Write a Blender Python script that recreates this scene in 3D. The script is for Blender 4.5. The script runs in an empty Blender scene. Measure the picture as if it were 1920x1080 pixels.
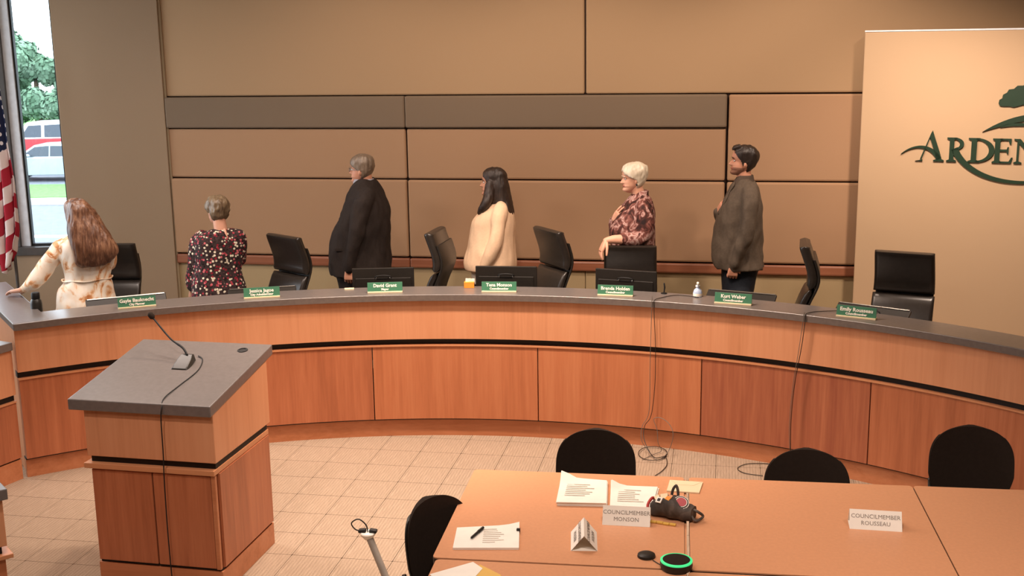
import bpy, bmesh, math, random
from math import sin, cos, pi, radians as R, sqrt, atan2, hypot
from mathutils import Vector, Matrix, noise

random.seed(7)
S = bpy.context.scene
COL = S.collection

# ------------------------------------------------------------------ camera, world, light, exposure
FPX, PITCH, ROLL, YAW, CAMH = 2200.0, 0.2070, -0.0140, 0.1783, 2.8836
cd = bpy.data.cameras.new('camera'); cam = bpy.data.objects.new('camera', cd); COL.objects.link(cam)
cd.sensor_fit = 'HORIZONTAL'; cd.sensor_width = 36.0; cd.lens = 36.0 * FPX / 1920.0; cd.clip_end = 400
_f = Vector((-sin(YAW) * cos(PITCH), cos(YAW) * cos(PITCH), -sin(PITCH)))
_r0 = Vector((cos(YAW), sin(YAW), 0)); _u0 = _r0.cross(_f)
_r = cos(ROLL) * _r0 + sin(ROLL) * _u0; _u = _r.cross(_f)
cam.matrix_world = Matrix(((_r.x, _u.x, -_f.x, 0), (_r.y, _u.y, -_f.y, 0), (_r.z, _u.z, -_f.z, CAMH), (0, 0, 0, 1)))
S.camera = cam

S.view_settings.view_transform = 'Standard'; S.view_settings.look = 'None'
S.view_settings.gamma = 1.0; S.view_settings.use_curve_mapping = False
S.view_settings.exposure = 0.13
S.cycles.use_denoising = True
S.cycles.max_bounces = 8; S.cycles.diffuse_bounces = 5; S.cycles.glossy_bounces = 3
S.cycles.sample_clamp_indirect = 6.0

W = bpy.data.worlds.new('sky'); S.world = W; W.use_nodes = True
_bg = W.node_tree.nodes['Background']; _bg.inputs[0].default_value = (0.86, 0.93, 1.0, 1); _bg.inputs[1].default_value = 5.2

def lamp_area(name, loc, power, size, color, target=None, sizey=None):
    l = bpy.data.lights.new(name, 'AREA'); l.energy = power; l.color = color
    l.shape = 'RECTANGLE' if sizey else 'DISK'; l.size = size
    if sizey: l.size_y = sizey
    o = bpy.data.objects.new(name, l); COL.objects.link(o); o.location = loc
    if target is not None: o.rotation_euler = (Vector(target) - Vector(loc)).to_track_quat('-Z', 'Y').to_euler()
    return o

def lamp_spot(name, loc, power, angle, blend, color, target, radius=0.05):
    l = bpy.data.lights.new(name, 'SPOT'); l.energy = power; l.color = color
    l.spot_size = R(angle); l.spot_blend = blend; l.shadow_soft_size = radius
    o = bpy.data.objects.new(name, l); COL.objects.link(o); o.location = loc
    o.rotation_euler = (Vector(target) - Vector(loc)).to_track_quat('-Z', 'Y').to_euler()
    return o

WARM = (1.0, 0.78, 0.63); WARM2 = (1.0, 0.82, 0.72)
# room lamps over well and dais; leftmost is fill added for the left wall
for x, y, p in ((-2.0, 6.2, 36), (-1.2, 2.6, 40), (1.0, 1.6, 12), (-3.9, 4.6, 5), (-4.5, 7.0, 70)):
    lamp_area('ceiling_and_fill_light', (x, y, 3.72), p, 1.2, WARM2, (x, y, 0), 0.6)
# downlights over the dais, in front of the wall
for x, p in ((-2.9, 66), (-1.2, 110), (0.7, 150)):
    lamp_spot('wall_washer', (x, 8.5, 3.7), p, 120, 0.9, WARM, (x, 10.3, 1.5), 0.08)
lamp_spot('sign_washer', (1.5, 7.8, 3.7), 390, 96, 1.0, WARM, (2.1, 9.7, 0.7), 0.1)
for x, y, p in ((-2.6, 7.1, 165), (-1.5, 7.2, 340), (-0.85, 7.2, 225)):
    lamp_spot('desk_downlight', (x, y, 3.7), p, 105, 0.8, WARM, (x, y + 0.35, 0), 0.08)

for x, y, p in ((0.1, 3.3, 155), (1.5, 3.4, 122)):
    lamp_spot('table_fill_spot', (x, y, 3.7), p, 64, 0.7, WARM2, (x, y + 1.55, 0.7), 0.12)  # added spots, brighten the tables and card fronts from the camera side
lamp_spot('podium_fill_spot', (-2.5, 3.7, 3.7), 150, 60, 0.8, WARM2, (-3.0, 5.5, 0.4), 0.1)  # added spot that brightens the podium front, not a known fixture
lamp_spot('podium_fill_spot', (-1.0, 5.6, 3.7), 120, 60, 0.7, WARM2, (-2.2, 5.9, 0.7), 0.1)  # added spot that brightens the right side of the podium

# ------------------------------------------------------------------ picking points from a bearing
_cR, _sR, _cP, _sP, _cY, _sY = cos(ROLL), sin(ROLL), cos(PITCH), sin(PITCH), cos(YAW), sin(YAW)
def ray(u, v):
    d = _f * FPX + _r * (u - 960.0) - _u * (v - 540.0)
    return d
def at_z(u, v, z):
    d = ray(u, v); t = (z - CAMH) / d.z
    return Vector((d.x * t, d.y * t, z))
def at_Y(u, v, Y):
    d = ray(u, v); t = Y / d.y
    return Vector((d.x * t, Y, CAMH + d.z * t))
def at_plane(u, v, p, n):
    d = ray(u, v); o = Vector((0, 0, CAMH)); t = (Vector(p) - o).dot(n) / d.dot(n)
    return o + d * t
CX, CY, RB = -1.346, 3.373, 4.835        # the dais desk is an arc about this point
def at_r(u, v, r):
    d = ray(u, v); a = d.x * d.x + d.y * d.y; b = -(d.x * CX + d.y * CY); c = CX * CX + CY * CY - r * r
    t = (-b + sqrt(b * b - a * c)) / a
    return Vector((d.x * t, d.y * t, CAMH + d.z * t))
HEAD = Vector((-sin(YAW), cos(YAW), 0))  # horizontal heading of the view
CAMR = Vector((cos(YAW), sin(YAW), 0))

# ------------------------------------------------------------------ materials
def lin(c):
    if isinstance(c, str):
        c = c.lstrip('#'); c = [int(c[i:i + 2], 16) / 255 for i in (0, 2, 4)]
        c = [x / 12.92 if x <= 0.04045 else ((x + 0.055) / 1.055) ** 2.4 for x in c]
    return (c[0], c[1], c[2], 1.0)
_mats = {}
class NT:
    def __init__(s, name):
        s.m = bpy.data.materials.new(name); s.m.use_nodes = True; s.t = s.m.node_tree; s.n = s.t.nodes
        s.b = s.n['Principled BSDF']
    def new(s, typ, **kw):
        n = s.n.new(typ)
        for k, v in kw.items():
            if hasattr(n, k): setattr(n, k, v)
        return n
    def link(s, a, b): s.t.links.new(a, b)
    def coords(s, scale=(1, 1, 1), kind='Object', rot=(0, 0, 0)):
        tc = s.new('ShaderNodeTexCoord'); mp = s.new('ShaderNodeMapping')
        mp.inputs['Scale'].default_value = scale; mp.inputs['Rotation'].default_value = rot
        s.link(tc.outputs[kind], mp.inputs['Vector']); return mp.outputs['Vector']
    def noise(s, vec, scale, detail=4, rough=0.55, dist=0.0):
        n = s.new('ShaderNodeTexNoise'); n.inputs['Scale'].default_value = scale; n.inputs['Detail'].default_value = detail
        n.inputs['Roughness'].default_value = rough; n.inputs['Distortion'].default_value = dist
        s.link(vec, n.inputs['Vector']); return n.outputs['Fac']
    def ramp(s, fac, stops, interp='LINEAR'):
        r = s.new('ShaderNodeValToRGB'); r.color_ramp.interpolation = interp
        e = r.color_ramp.elements
        while len(e) < len(stops): e.new(0.5)
        for k, (p, c) in enumerate(stops): e[k].position = p; e[k].color = lin(c)
        s.link(fac, r.inputs['Fac']); return r.outputs['Color']
    def bump(s, fac, strength, dist=0.002):
        b = s.new('ShaderNodeBump'); b.inputs['Strength'].default_value = strength; b.inputs['Distance'].default_value = dist
        s.link(fac, b.inputs['Height']); s.link(b.outputs['Normal'], s.b.inputs['Normal'])
    def base(s, col): s.link(col, s.b.inputs['Base Color'])
    def rough(s, v): s.b.inputs['Roughness'].default_value = v
    def spec(s, v): s.b.inputs['Specular IOR Level'].default_value = v

def plain(name, col, rough=0.5, var=0.08, scale=20, spec=0.5, metal=0.0, bump=0.0, coat=0.0):
    """one colour with a slight procedural mottling"""
    if name in _mats: return _mats[name]
    k = NT(name); c = lin(col)
    v = k.coords(); f = k.noise(v, scale, 3)
    lo = tuple(x * (1 - var) for x in c[:3]); hi = tuple(min(1, x * (1 + var)) for x in c[:3])
    k.base(k.ramp(f, [(0.3, lo), (0.7, hi)])); k.rough(rough); k.spec(spec); k.b.inputs['Metallic'].default_value = metal
    if coat: k.b.inputs['Coat Weight'].default_value = coat
    if bump: k.bump(k.noise(v, scale * 8, 2), bump)
    _mats[name] = k.m; return k.m

def wood(name, dark, mid, light, axis='z', rough=0.38, fine=60.0, streak=9.0, ribbon=0.0):
    if name in _mats: return _mats[name]
    k = NT(name)
    st = {'z': (1, 1, 0.05), 'x': (0.05, 1, 1), 'y': (1, 0.05, 1)}[axis]
    v = k.coords(st)
    a = k.noise(v, streak, 5, 0.6, 0.3); b = k.noise(v, fine, 4, 0.6)
    mx = k.new('ShaderNodeMath', operation='MULTIPLY_ADD'); mx.inputs[1].default_value = 0.35
    sc = k.new('ShaderNodeMath', operation='MULTIPLY'); sc.inputs[1].default_value = 0.65
    k.link(a, sc.inputs[0]); k.link(b, mx.inputs[0]); k.link(sc.outputs[0], mx.inputs[2])
    k.base(k.ramp(mx.outputs[0], [(0.28, dark), (0.5, mid), (0.72, light)])); k.rough(rough); k.spec(0.4)
    k.bump(b, 0.08, 0.001); _mats[name] = k.m; return k.m

M = {}
M['maple'] = wood('maple_veneer', '#c4845c', '#d4946c', '#dc9e76', 'z', 0.36, 45, 5)
M['maple_h'] = wood('maple_veneer_flat', '#ba7a50', '#ca8a60', '#d2946a', 'x', 0.36, 45, 5)
M['cherry_a'] = wood('cherry_veneer', '#98583a', '#b26b48', '#c37b55', 'z', 0.36, 60, 14)
M['cherry_b'] = wood('cherry_veneer_warm', '#ac6642', '#c07750', '#cc865d', 'z', 0.36, 60, 10)
M['cherry_c'] = wood('cherry_veneer_red', '#8e4c38', '#a66245', '#bb7553', 'z', 0.36, 60, 16)
M['cherry_h'] = wood('cherry_base', '#a8663f', '#bf7b54', '#ca8861', 'x', 0.4, 50, 9)
M['rail'] = wood('wall_rail_wood', '#7d4b36', '#905b42', '#9d664b', 'x', 0.4, 40, 9)
M['table'] = plain('table_laminate', '#d3976f', 0.34, 0.035, 60, 0.35)
M['table_edge'] = plain('table_edge', '#3b2a1f', 0.5)
M['ledge'] = plain('grey_stone_laminate', '#6a6360', 0.30, 0.10, 40, 0.9)
M['ledge_edge'] = plain('ledge_edge_laminate', '#6a605a', 0.4, 0.12, 40)
M['black'] = plain('black_reveal', '#0b0908', 0.6, 0.1)
M['plastic'] = plain('black_plastic', '#1f1b17', 0.42, 0.12, 40, 0.4)
M['plastic2'] = plain('charcoal_plastic', '#26241f', 0.4, 0.1, 40)
M['leather'] = plain('black_leather', '#25201c', 0.32, 0.18, 30, 0.5, bump=0.12)
M['fabric_black'] = plain('black_upholstery', '#2b221c', 0.95, 0.08, 60, 0.15, bump=0.08)
M['steel'] = plain('brushed_steel', '#b5b3ae', 0.3, 0.06, 60, 0.5, 1.0)
M['grey_metal'] = plain('grey_metal', '#77736c', 0.45, 0.06, 30, 0.4, 0.4)
M['white_paint'] = plain('white_frame_paint', '#d3d8de', 0.4)
M['dark_frame'] = plain('bronze_frame', '#4a4745', 0.4, 0.1)
M['paper'] = plain('white_paper', '#f2ece0', 0.8, 0.03, 12, 0.2)
M['paper2'] = plain('cream_paper', '#e6d3ae', 0.8, 0.03, 12, 0.2)
M['manila'] = plain('manila_card', '#e2b866', 0.8, 0.03, 12, 0.2)
M['ink'] = plain('black_ink', '#857a70', 0.7)
M['ink_soft'] = plain('grey_print', '#c4b8a8', 0.8)
M['green_plate'] = plain('green_nameplate', '#3d7558', 0.45, 0.05)
M['letter_white'] = plain('white_lettering', '#f6f1e4', 0.5, 0.02)
M['sign_green'] = plain('dark_green_sign', '#1f3526', 0.4, 0.06)
M['wall_plain'] = plain('painted_wall', '#a8977c', 0.9, 0.02, 5, 0.15)
M['ceiling'] = plain('ceiling_paint', '#b9ae9c', 0.95, 0.02, 5, 0.1)
M['gap'] = plain('panel_gap', '#2c1a10', 0.9, 0.05)
M['orange'] = plain('orange_card', '#e8922f', 0.6)
M['glass_clear'] = plain('clear_plastic', '#dbe4ee', 0.1, 0.02)
M['blue_cap'] = plain('pale_blue_plastic', '#b9cbe6', 0.3)
M['yellow'] = plain('yellow_wood', '#d8ac4c', 0.6)
M['red'] = plain('red_print', '#b0352e', 0.6)

def fabric_wall(name, col, var=0.03):
    k = NT(name); v = k.coords((1, 1, 1)); c = lin(col)
    w = k.noise(k.coords((1, 1, 3)), 500, 2)
    k.base(k.ramp(w, [(0.3, tuple(x * (1 - var * 2) for x in c[:3])), (0.7, tuple(x * (1 + var * 2) for x in c[:3]))]))
    k.rough(0.95); k.spec(0.1); k.bump(w, 0.25, 0.001); return k.m
M['wall_fabric'] = fabric_wall('wall_fabric', '#a58467')
M['wall_upper'] = fabric_wall('upper_wall_fabric', '#a68a6b')
M['wall_low'] = fabric_wall('lower_wall_fabric', '#a89472')
M['wall_grey'] = fabric_wall('grey_band_fabric', '#786857')
M['wall_left'] = fabric_wall('left_wall_fabric', '#9c8871')
M['sign_wall'] = fabric_wall('sign_wall_paint', '#b79c7e', 0.01)

def carpet():
    k = NT('carpet'); v = k.coords((1, 1, 1), 'Object')
    wv = k.new('ShaderNodeTexWave', wave_type='BANDS', bands_direction='X'); wv.inputs['Scale'].default_value = 16.0
    wv.inputs['Distortion'].default_value = 0.6; wv.inputs['Detail'].default_value = 1
    k.link(v, wv.inputs['Vector']); n = k.noise(v, 140, 3, 0.7); l = k.noise(k.coords((30, 3, 1)), 3.0, 3)
    a = k.new('ShaderNodeMath', operation='MULTIPLY_ADD'); a.inputs[1].default_value = 0.12; k.link(wv.outputs['Fac'], a.inputs[0])
    b = k.new('ShaderNodeMath', operation='MULTIPLY_ADD'); b.inputs[1].default_value = 0.4; k.link(n, b.inputs[0]); k.link(a.outputs[0], b.inputs[2])
    c = k.new('ShaderNodeMath', operation='MULTIPLY'); c.inputs[1].default_value = 0.35; k.link(l, c.inputs[0]); k.link(c.outputs[0], a.inputs[2])
    k.base(k.ramp(b.outputs[0], [(0.28, '#8e7b68'), (0.55, '#b09b86'), (0.8, '#c9b59f')])); k.rough(0.97); k.spec(0.05)
    k.bump(b.outputs[0], 0.5, 0.003); return k.m
M['carpet'] = carpet()
M['carpet_gap'] = plain('carpet_joint', '#958069', 0.98, 0.2, 90, 0.05)

def skin(name, col, blush):
    k = NT(name); v = k.coords(); f = k.noise(v, 14, 3); k.base(k.ramp(f, [(0.3, col), (0.75, blush)])); k.rough(0.5); k.spec(0.35)
    k.b.inputs['Subsurface Weight'].default_value = 0.08; k.b.inputs['Subsurface Radius'].default_value = (0.02, 0.008, 0.004); return k.m
M['skin'] = skin('skin', '#c98f74', '#d09a80'); M['skin_pale'] = skin('skin_pale', '#d39d82', '#dba78e')
M['lips'] = plain('lips', '#a85f52', 0.45); M['stubble'] = plain('stubble_skin', '#8a5f4a', 0.7, 0.2, 200)
M['eye_white'] = plain('eye_white', '#d9d2ca', 0.2); M['iris'] = plain('iris', '#2b1d14', 0.2)

def hair(name, dark, mid, light, rough=0.42):
    k = NT(name); v = k.coords((1, 1, 0.12)); f = k.noise(v, 70, 4, 0.65, 0.5); g = k.noise(k.coords(), 9, 3)
    a = k.new('ShaderNodeMath', operation='MULTIPLY_ADD'); a.inputs[1].default_value = 0.6; k.link(f, a.inputs[0])
    b = k.new('ShaderNodeMath', operation='MULTIPLY'); b.inputs[1].default_value = 0.4; k.link(g, b.inputs[0]); k.link(b.outputs[0], a.inputs[2])
    k.base(k.ramp(a.outputs[0], [(0.34, dark), (0.5, mid), (0.68, light)])); k.rough(rough); k.bump(f, 0.5, 0.003); return k.m
M['hair_brown_long'] = hair('brown_highlighted_hair', '#40281b', '#6a4733', '#a37b5e')
M['hair_ash'] = hair('ash_brown_hair', '#4f3f2f', '#76634c', '#98866a')
M['hair_grey'] = hair('sandy_grey_hair', '#5a4c3f', '#786858', '#958675')
M['hair_dark'] = hair('dark_brown_hair', '#1b130f', '#2a1d16', '#3f2d22', 0.52)
M['hair_white'] = hair('white_blonde_hair', '#b9ab96', '#d2c6b0', '#e6ddcb')
M['hair_black'] = hair('black_brown_hair', '#140e0b', '#211712', '#33241c', 0.5)

def cloth(name, col, rough=0.85, var=0.12, scale=60):
    return plain(name, col, rough, var, scale, 0.2, bump=0.25)
M['suit_dark'] = cloth('charcoal_suit', '#2a2320'); M['suit_grey'] = cloth('grey_brown_jacket', '#554a3f')
M['cream'] = cloth('cream_jacket', '#e0bf9f', 0.8, 0.04); M['shirt_blue'] = cloth('pale_blue_shirt', '#9a9aa4')
M['shirt_brown'] = cloth('brown_shirt', '#4d4138'); M['denim'] = cloth('dark_denim', '#1c2027'); M['black_cloth'] = cloth('black_cloth', '#151214')
M['white_cloth'] = cloth('white_blouse_cloth', '#e9dccb'); M['shoe'] = plain('black_shoe_leather', '#120f0d', 0.35)

def spotted(name, bg, cols, scale, size, rand=1.0):
    """scattered blossoms: voronoi cells, each cell one of a few colours"""
    k = NT(name); v = k.coords()
    vo = k.new('ShaderNodeTexVoronoi'); vo.inputs['Scale'].default_value = scale; vo.inputs['Randomness'].default_value = rand
    k.link(v, vo.inputs['Vector'])
    sp = k.new('ShaderNodeSeparateColor'); k.link(vo.outputs['Color'], sp.inputs[0])
    c = k.ramp(sp.outputs[0], [(i / len(cols), cc) for i, cc in enumerate(cols)], 'CONSTANT')
    m = k.ramp(vo.outputs['Distance'], [(size, (1, 1, 1)), (size + 0.06, (0, 0, 0))])
    n = k.noise(v, scale * 1.6, 3); bgc = k.ramp(n, [(0.35, bg[0]), (0.65, bg[1])])
    mx = k.new('ShaderNodeMix', data_type='RGBA'); k.link(m, mx.inputs[0]); k.link(bgc, mx.inputs[6]); k.link(c, mx.inputs[7])
    k.base(mx.outputs[2]); k.rough(0.8); k.spec(0.2); return k.m
M['floral_dark'] = spotted('dark_floral_print', ('#261d1e', '#4a3a3a'), ['#e9dfc8', '#a8404c', '#c96a72', '#231818', '#d9cdb8', '#8c2233'], 44, 0.38)
def blotched(name, stops, scale, dist=1.2):
    k = NT(name); v = k.coords((1, 1, 0.8)); f = k.noise(v, scale, 4, 0.55, dist); k.base(k.ramp(f, stops)); k.rough(0.75); k.spec(0.25); return k.m
M['floral_white'] = blotched('white_floral_print', [(0.36, '#fbf3e6'), (0.5, '#f7e8d4'), (0.58, '#e8b98c'), (0.66, '#b9713a'), (0.72, '#f3d9bd')], 9)
M['floral_mauve'] = blotched('mauve_floral_print', [(0.34, '#241412'), (0.45, '#4a2822'), (0.52, '#7a4a42'), (0.58, '#b99a92'), (0.62, '#8a5a52'), (0.70, '#3a201c')], 15, 0.7)

# ------------------------------------------------------------------ mesh helpers
def unit(v): v = Vector(v); return v.normalized()
class MB:
    def __init__(s): s.v = []; s.f = []; s.mi = []; s.uv = None
    def add(s, vs, fs, mi=0, mat=None):
        o = len(s.v)
        for p in vs: s.v.append((mat @ Vector(p)) if mat is not None else Vector(p))
        for f in fs: s.f.append([i + o for i in f]); s.mi.append(mi)
        return s
    def box(s, c, d, mi=0, mat=None):
        x, y, z = c; a, b, e = d[0] / 2, d[1] / 2, d[2] / 2
        vs = [(x + i * a, y + j * b, z + k * e) for k in (-1, 1) for j in (-1, 1) for i in (-1, 1)]
        return s.add(vs, [(0, 2, 3, 1), (4, 5, 7, 6), (0, 1, 5, 4), (2, 6, 7, 3), (0, 4, 6, 2), (1, 3, 7, 5)], mi, mat)
    def prism(s, pts, z0, z1, mi=0, mat=None):
        n = len(pts); vs = [(p[0], p[1], z0) for p in pts] + [(p[0], p[1], z1) for p in pts]
        fs = [list(range(n - 1, -1, -1)), list(range(n, 2 * n))] + [(i, (i + 1) % n, n + (i + 1) % n, n + i) for i in range(n)]
        return s.add(vs, fs, mi, mat)
    def loft(s, rings, cap=True, closed=False, mi=0, mat=None):
        n = len(rings[0]); vs = [p for r in rings for p in r]; fs = []
        m = len(rings)
        for a in range(m if closed else m - 1):
            b = (a + 1) % m
            for i in range(n): j = (i + 1) % n; fs.append((a * n + i, a * n + j, b * n + j, b * n + i))
        if cap and not closed: fs.append(list(range(n - 1, -1, -1))); fs.append([(m - 1) * n + i for i in range(n)])
        return s.add(vs, fs, mi, mat)
    def tube(s, pts, rad, seg=8, cap=True, mi=0, mat=None, flat=1.0):
        pts = [Vector(p) for p in pts]; n = len(pts)
        rr = rad if isinstance(rad, (list, tuple)) else [rad] * n
        t0 = (pts[1] - pts[0]).normalized(); a = Vector((0, 0, 1)) if abs(t0.z) < 0.9 else Vector((1, 0, 0))
        nx = t0.cross(a).normalized(); rings = []
        P, Q = list(pts), list(rr)
        if cap == 'round':
            t1 = (pts[-1] - pts[-2]).normalized()
            P = [pts[0] - t0 * rr[0] * k for k in (0.96, 0.7)] + P + [pts[-1] + t1 * rr[-1] * k for k in (0.7, 0.96)]
            Q = [rr[0] * 0.3, rr[0] * 0.72] + Q + [rr[-1] * 0.72, rr[-1] * 0.3]
        for i, p in enumerate(P):
            if i == 0: t = P[1] - P[0]
            elif i == len(P) - 1: t = P[-1] - P[-2]
            else: t = (P[i + 1] - P[i]).normalized() + (P[i] - P[i - 1]).normalized()
            t = t.normalized() if t.length > 1e-9 else t0
            nx = (nx - t * nx.dot(t)); nx = nx.normalized() if nx.length > 1e-6 else t.orthogonal().normalized()
            ny = t.cross(nx)
            rings.append([p + nx * cos(2 * pi * k / seg) * Q[i] + ny * sin(2 * pi * k / seg) * Q[i] * flat for k in range(seg)])
        return s.loft(rings, bool(cap), False, mi, mat)
    def lathe(s, prof, seg=24, mi=0, mat=None, c=(0, 0, 0)):
        rings = [[(c[0] + r * cos(2 * pi * k / seg), c[1] + r * sin(2 * pi * k / seg), c[2] + z) for k in range(seg)] for r, z in prof]
        return s.loft(rings, True, False, mi, mat)
    def ball(s, c, rad, seg=16, mi=0, mat=None):
        rx, ry, rz = rad if isinstance(rad, (list, tuple)) else (rad,) * 3
        rings = []
        for i in range(1, seg // 2):
            th = pi * i / (seg // 2)
            rings.append([(c[0] + rx * sin(th) * cos(2 * pi * k / seg), c[1] + ry * sin(th) * sin(2 * pi * k / seg), c[2] - rz * cos(th)) for k in range(seg)])
        o = len(s.v); s.loft(rings, False, False, mi, mat)
        n = len(rings) * seg
        for z, idx in ((-rz, range(seg)), (rz, range(n - seg, n))):
            p = Vector((c[0], c[1], c[2] + z)); s.v.append(mat @ p if mat is not None else p); ci = len(s.v) - 1
            idx = list(idx)
            for k in range(seg):
                a, b = o + idx[k], o + idx[(k + 1) % seg]
                s.f.append([ci, b, a] if z < 0 else [ci, a, b]); s.mi.append(mi)
        return s
    def shift(s, off):
        off = Vector(off); s.v = [p - off for p in s.v]; return s
    def mesh(s, name, mats, smooth=None):
        me = bpy.data.meshes.new(name); me.from_pydata([tuple(p) for p in s.v], [], s.f)
        for m in (mats if isinstance(mats, (list, tuple)) else [mats]): me.materials.append(m)
        me.polygons.foreach_set('material_index', s.mi); me.update()
        bm = bmesh.new(); bm.from_mesh(me); bmesh.ops.recalc_face_normals(bm, faces=bm.faces); bm.to_mesh(me); bm.free()
        if smooth:
            me.polygons.foreach_set('use_smooth', [True] * len(me.polygons))
            if smooth is not True: me.set_sharp_from_angle(angle=R(smooth))
        return me
    def build(s, name, mats, parent=None, smooth=None, world=False, bevel=0, seg=2, loc=None):
        if world and parent is not None: s.shift(parent.location)
        o = bpy.data.objects.new(name, s.mesh(name, mats, smooth)); COL.objects.link(o)
        if parent is not None: o.parent = parent
        if loc is not None: o.location = loc
        if bevel:
            b = o.modifiers.new('bevel', 'BEVEL'); b.width = bevel; b.segments = seg; b.limit_method = 'ANGLE'; b.angle_limit = R(35)
        return o

def tag(o, label=None, cat=None, group=None, kind=None):
    if label: o['label'] = label
    if cat: o['category'] = cat
    if group: o['group'] = group
    if kind: o['kind'] = kind
    return o
def thing(name, label, cat, loc=(0, 0, 0), rz=0.0, group=None):
    o = bpy.data.objects.new(name, None); COL.objects.link(o); o.location = loc; o.rotation_euler = (0, 0, rz)
    o.empty_display_size = 0.1
    return tag(o, label, cat, group)
def struct(name, mb, mat, smooth=None, bevel=0):
    o = mb.build(name, mat, None, smooth, bevel=bevel); o['kind'] = 'structure'; return o
def kids(o): return [c for c in bpy.data.objects if c.parent == o]
def copy_tree(o, parent=None):
    c = o.copy(); COL.objects.link(c)
    if parent is not None: c.parent = parent
    for ch in kids(o): copy_tree(ch, c)
    return c
def baked(o):
    """mesh of an object with its modifiers applied; the object is removed"""
    dg = bpy.context.evaluated_depsgraph_get(); me = bpy.data.meshes.new_from_object(o.evaluated_get(dg)); old = o.data
    bpy.data.objects.remove(o)
    if old and old.users == 0 and isinstance(old, bpy.types.Mesh): bpy.data.meshes.remove(old)
    return me
def catmull(tab, n):
    """resample rows of numbers smoothly"""
    out = []; m = len(tab)
    for i in range(n):
        t = i * (m - 1) / (n - 1); k = min(int(t), m - 2); f = t - k
        p = [tab[max(k - 1, 0)], tab[k], tab[k + 1], tab[min(k + 2, m - 1)]]
        out.append([0.5 * (2 * b + (c - a) * f + (2 * a - 5 * b + 4 * c - d) * f * f + (3 * b - a - 3 * c + d) * f ** 3) for a, b, c, d in zip(*p)])
    return out
def path(pts, n=24): return [Vector(p) for p in catmull([tuple(p) for p in pts], n)]
def rrect(w, h, r, n=4):
    """rounded rectangle outline, counter-clockwise"""
    o = []
    for cx, cy, a in ((w / 2 - r, h / 2 - r, 0), (-w / 2 + r, h / 2 - r, 90), (-w / 2 + r, -h / 2 + r, 180), (w / 2 - r, -h / 2 + r, 270)):
        for k in range(n + 1): t = R(a + 90 * k / n); o.append((cx + r * cos(t), cy + r * sin(t)))
    return o
def text_mesh(name, body, size, depth=0.0, align='CENTER', bold=0.0, res=2):
    c = bpy.data.curves.new(name, 'FONT'); c.body = body; c.size = size; c.extrude = depth; c.align_x = align; c.align_y = 'CENTER'
    c.resolution_u = res; c.offset = bold
    o = bpy.data.objects.new(name, c); COL.objects.link(o); bpy.context.view_layer.update()
    me = baked(o); bpy.data.curves.remove(c); return me
def poly_mesh(name, loops, depth):
    """filled flat outline with holes, extruded"""
    c = bpy.data.curves.new(name, 'CURVE'); c.dimensions = '2D'; c.fill_mode = 'BOTH'; c.extrude = depth
    for lp in loops:
        sp = c.splines.new('POLY'); sp.points.add(len(lp) - 1); sp.use_cyclic_u = True
        for p, q in zip(sp.points, lp): p.co = (q[0], q[1], 0, 1)
    o = bpy.data.objects.new(name, c); COL.objects.link(o); bpy.context.view_layer.update()
    me = baked(o); bpy.data.curves.remove(c); return me
def place(me, name, mat, parent=None, mtx=None):
    o = bpy.data.objects.new(name, me); COL.objects.link(o)
    me.materials.clear(); me.materials.append(mat)
    if parent is not None: o.parent = parent
    if mtx is not None: o.matrix_basis = mtx
    return o
def frame(o, x, y, z): # matrix from origin and three axes
    return Matrix(((x[0], y[0], z[0], o[0]), (x[1], y[1], z[1], o[1]), (x[2], y[2], z[2], o[2]), (0, 0, 0, 1)))

# ================================================================== setting
DAIS = 0.18; CEIL = 3.8; WY = 10.2
T = 0.3; GX, GY = -6.9763 * T, 25.9678 * T          # carpet grid
fl = MB().box((-1, 4.0, -0.06), (16, 16.4, 0.1)); floor = struct('floor', fl, M['carpet_gap'])
tl = MB()
tl.prism(rrect(T - 0.0035, T - 0.0035, 0.004, 1), -0.004, 0.0)
tile_me = tl.mesh('carpet_tile', M['carpet'])
def in_desk(x, y): return hypot(x - CX, y - CY) > RB - 0.1
cands = []
for i in range(-30, 30):
    for j in range(-10, 30):
        x, y = GX + (i + 0.5) * T, GY - (j + 0.5) * T
        if hypot(x - CX, y - CY) > RB + 0.28 or y < 2.0: continue
        rel = Vector((x, y, -CAMH)); d = rel.dot(_f)
        if d < 0.5: vis = False
        else:
            u = 960 + FPX * rel.dot(_r) / d; v = 540 - FPX * rel.dot(_u) / d; vis = -120 < u < 2040 and v < 1190
        seen = vis and not (x > -1.0 and y < 5.3)
        cands.append((0 if seen else 1, -y if not seen else y, x, y))
cands.sort(); stuff = MB()
for k, (_, _, x, y) in enumerate(cands):
    if k < 295:
        o = bpy.data.objects.new('carpet_tile', tile_me); COL.objects.link(o); o.parent = floor; o.location = (x, y, 0)
        o.rotation_euler = (0, 0, 0)
    else: stuff.box((x, y, -0.005), (T - 0.006, T - 0.006, 0.010))
o = stuff.build('carpet_tile_field', M['carpet'], floor); o['kind'] = 'stuff'

# dais platform behind the desk (a raised floor)
ds = MB(); pts = []
for k in range(0, 41): a = R(15 + 117 * k / 40); pts.append((CX + (RB + 0.06) * cos(a), CY + (RB + 0.06) * sin(a)))
pts += [(-6.3, 9.6), (-5.15, 10.18), (5.5, 10.18), (5.5, 4.7)]
ds.prism(pts, 0.0, DAIS); struct('floor_dais', ds, M['carpet'])

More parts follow.
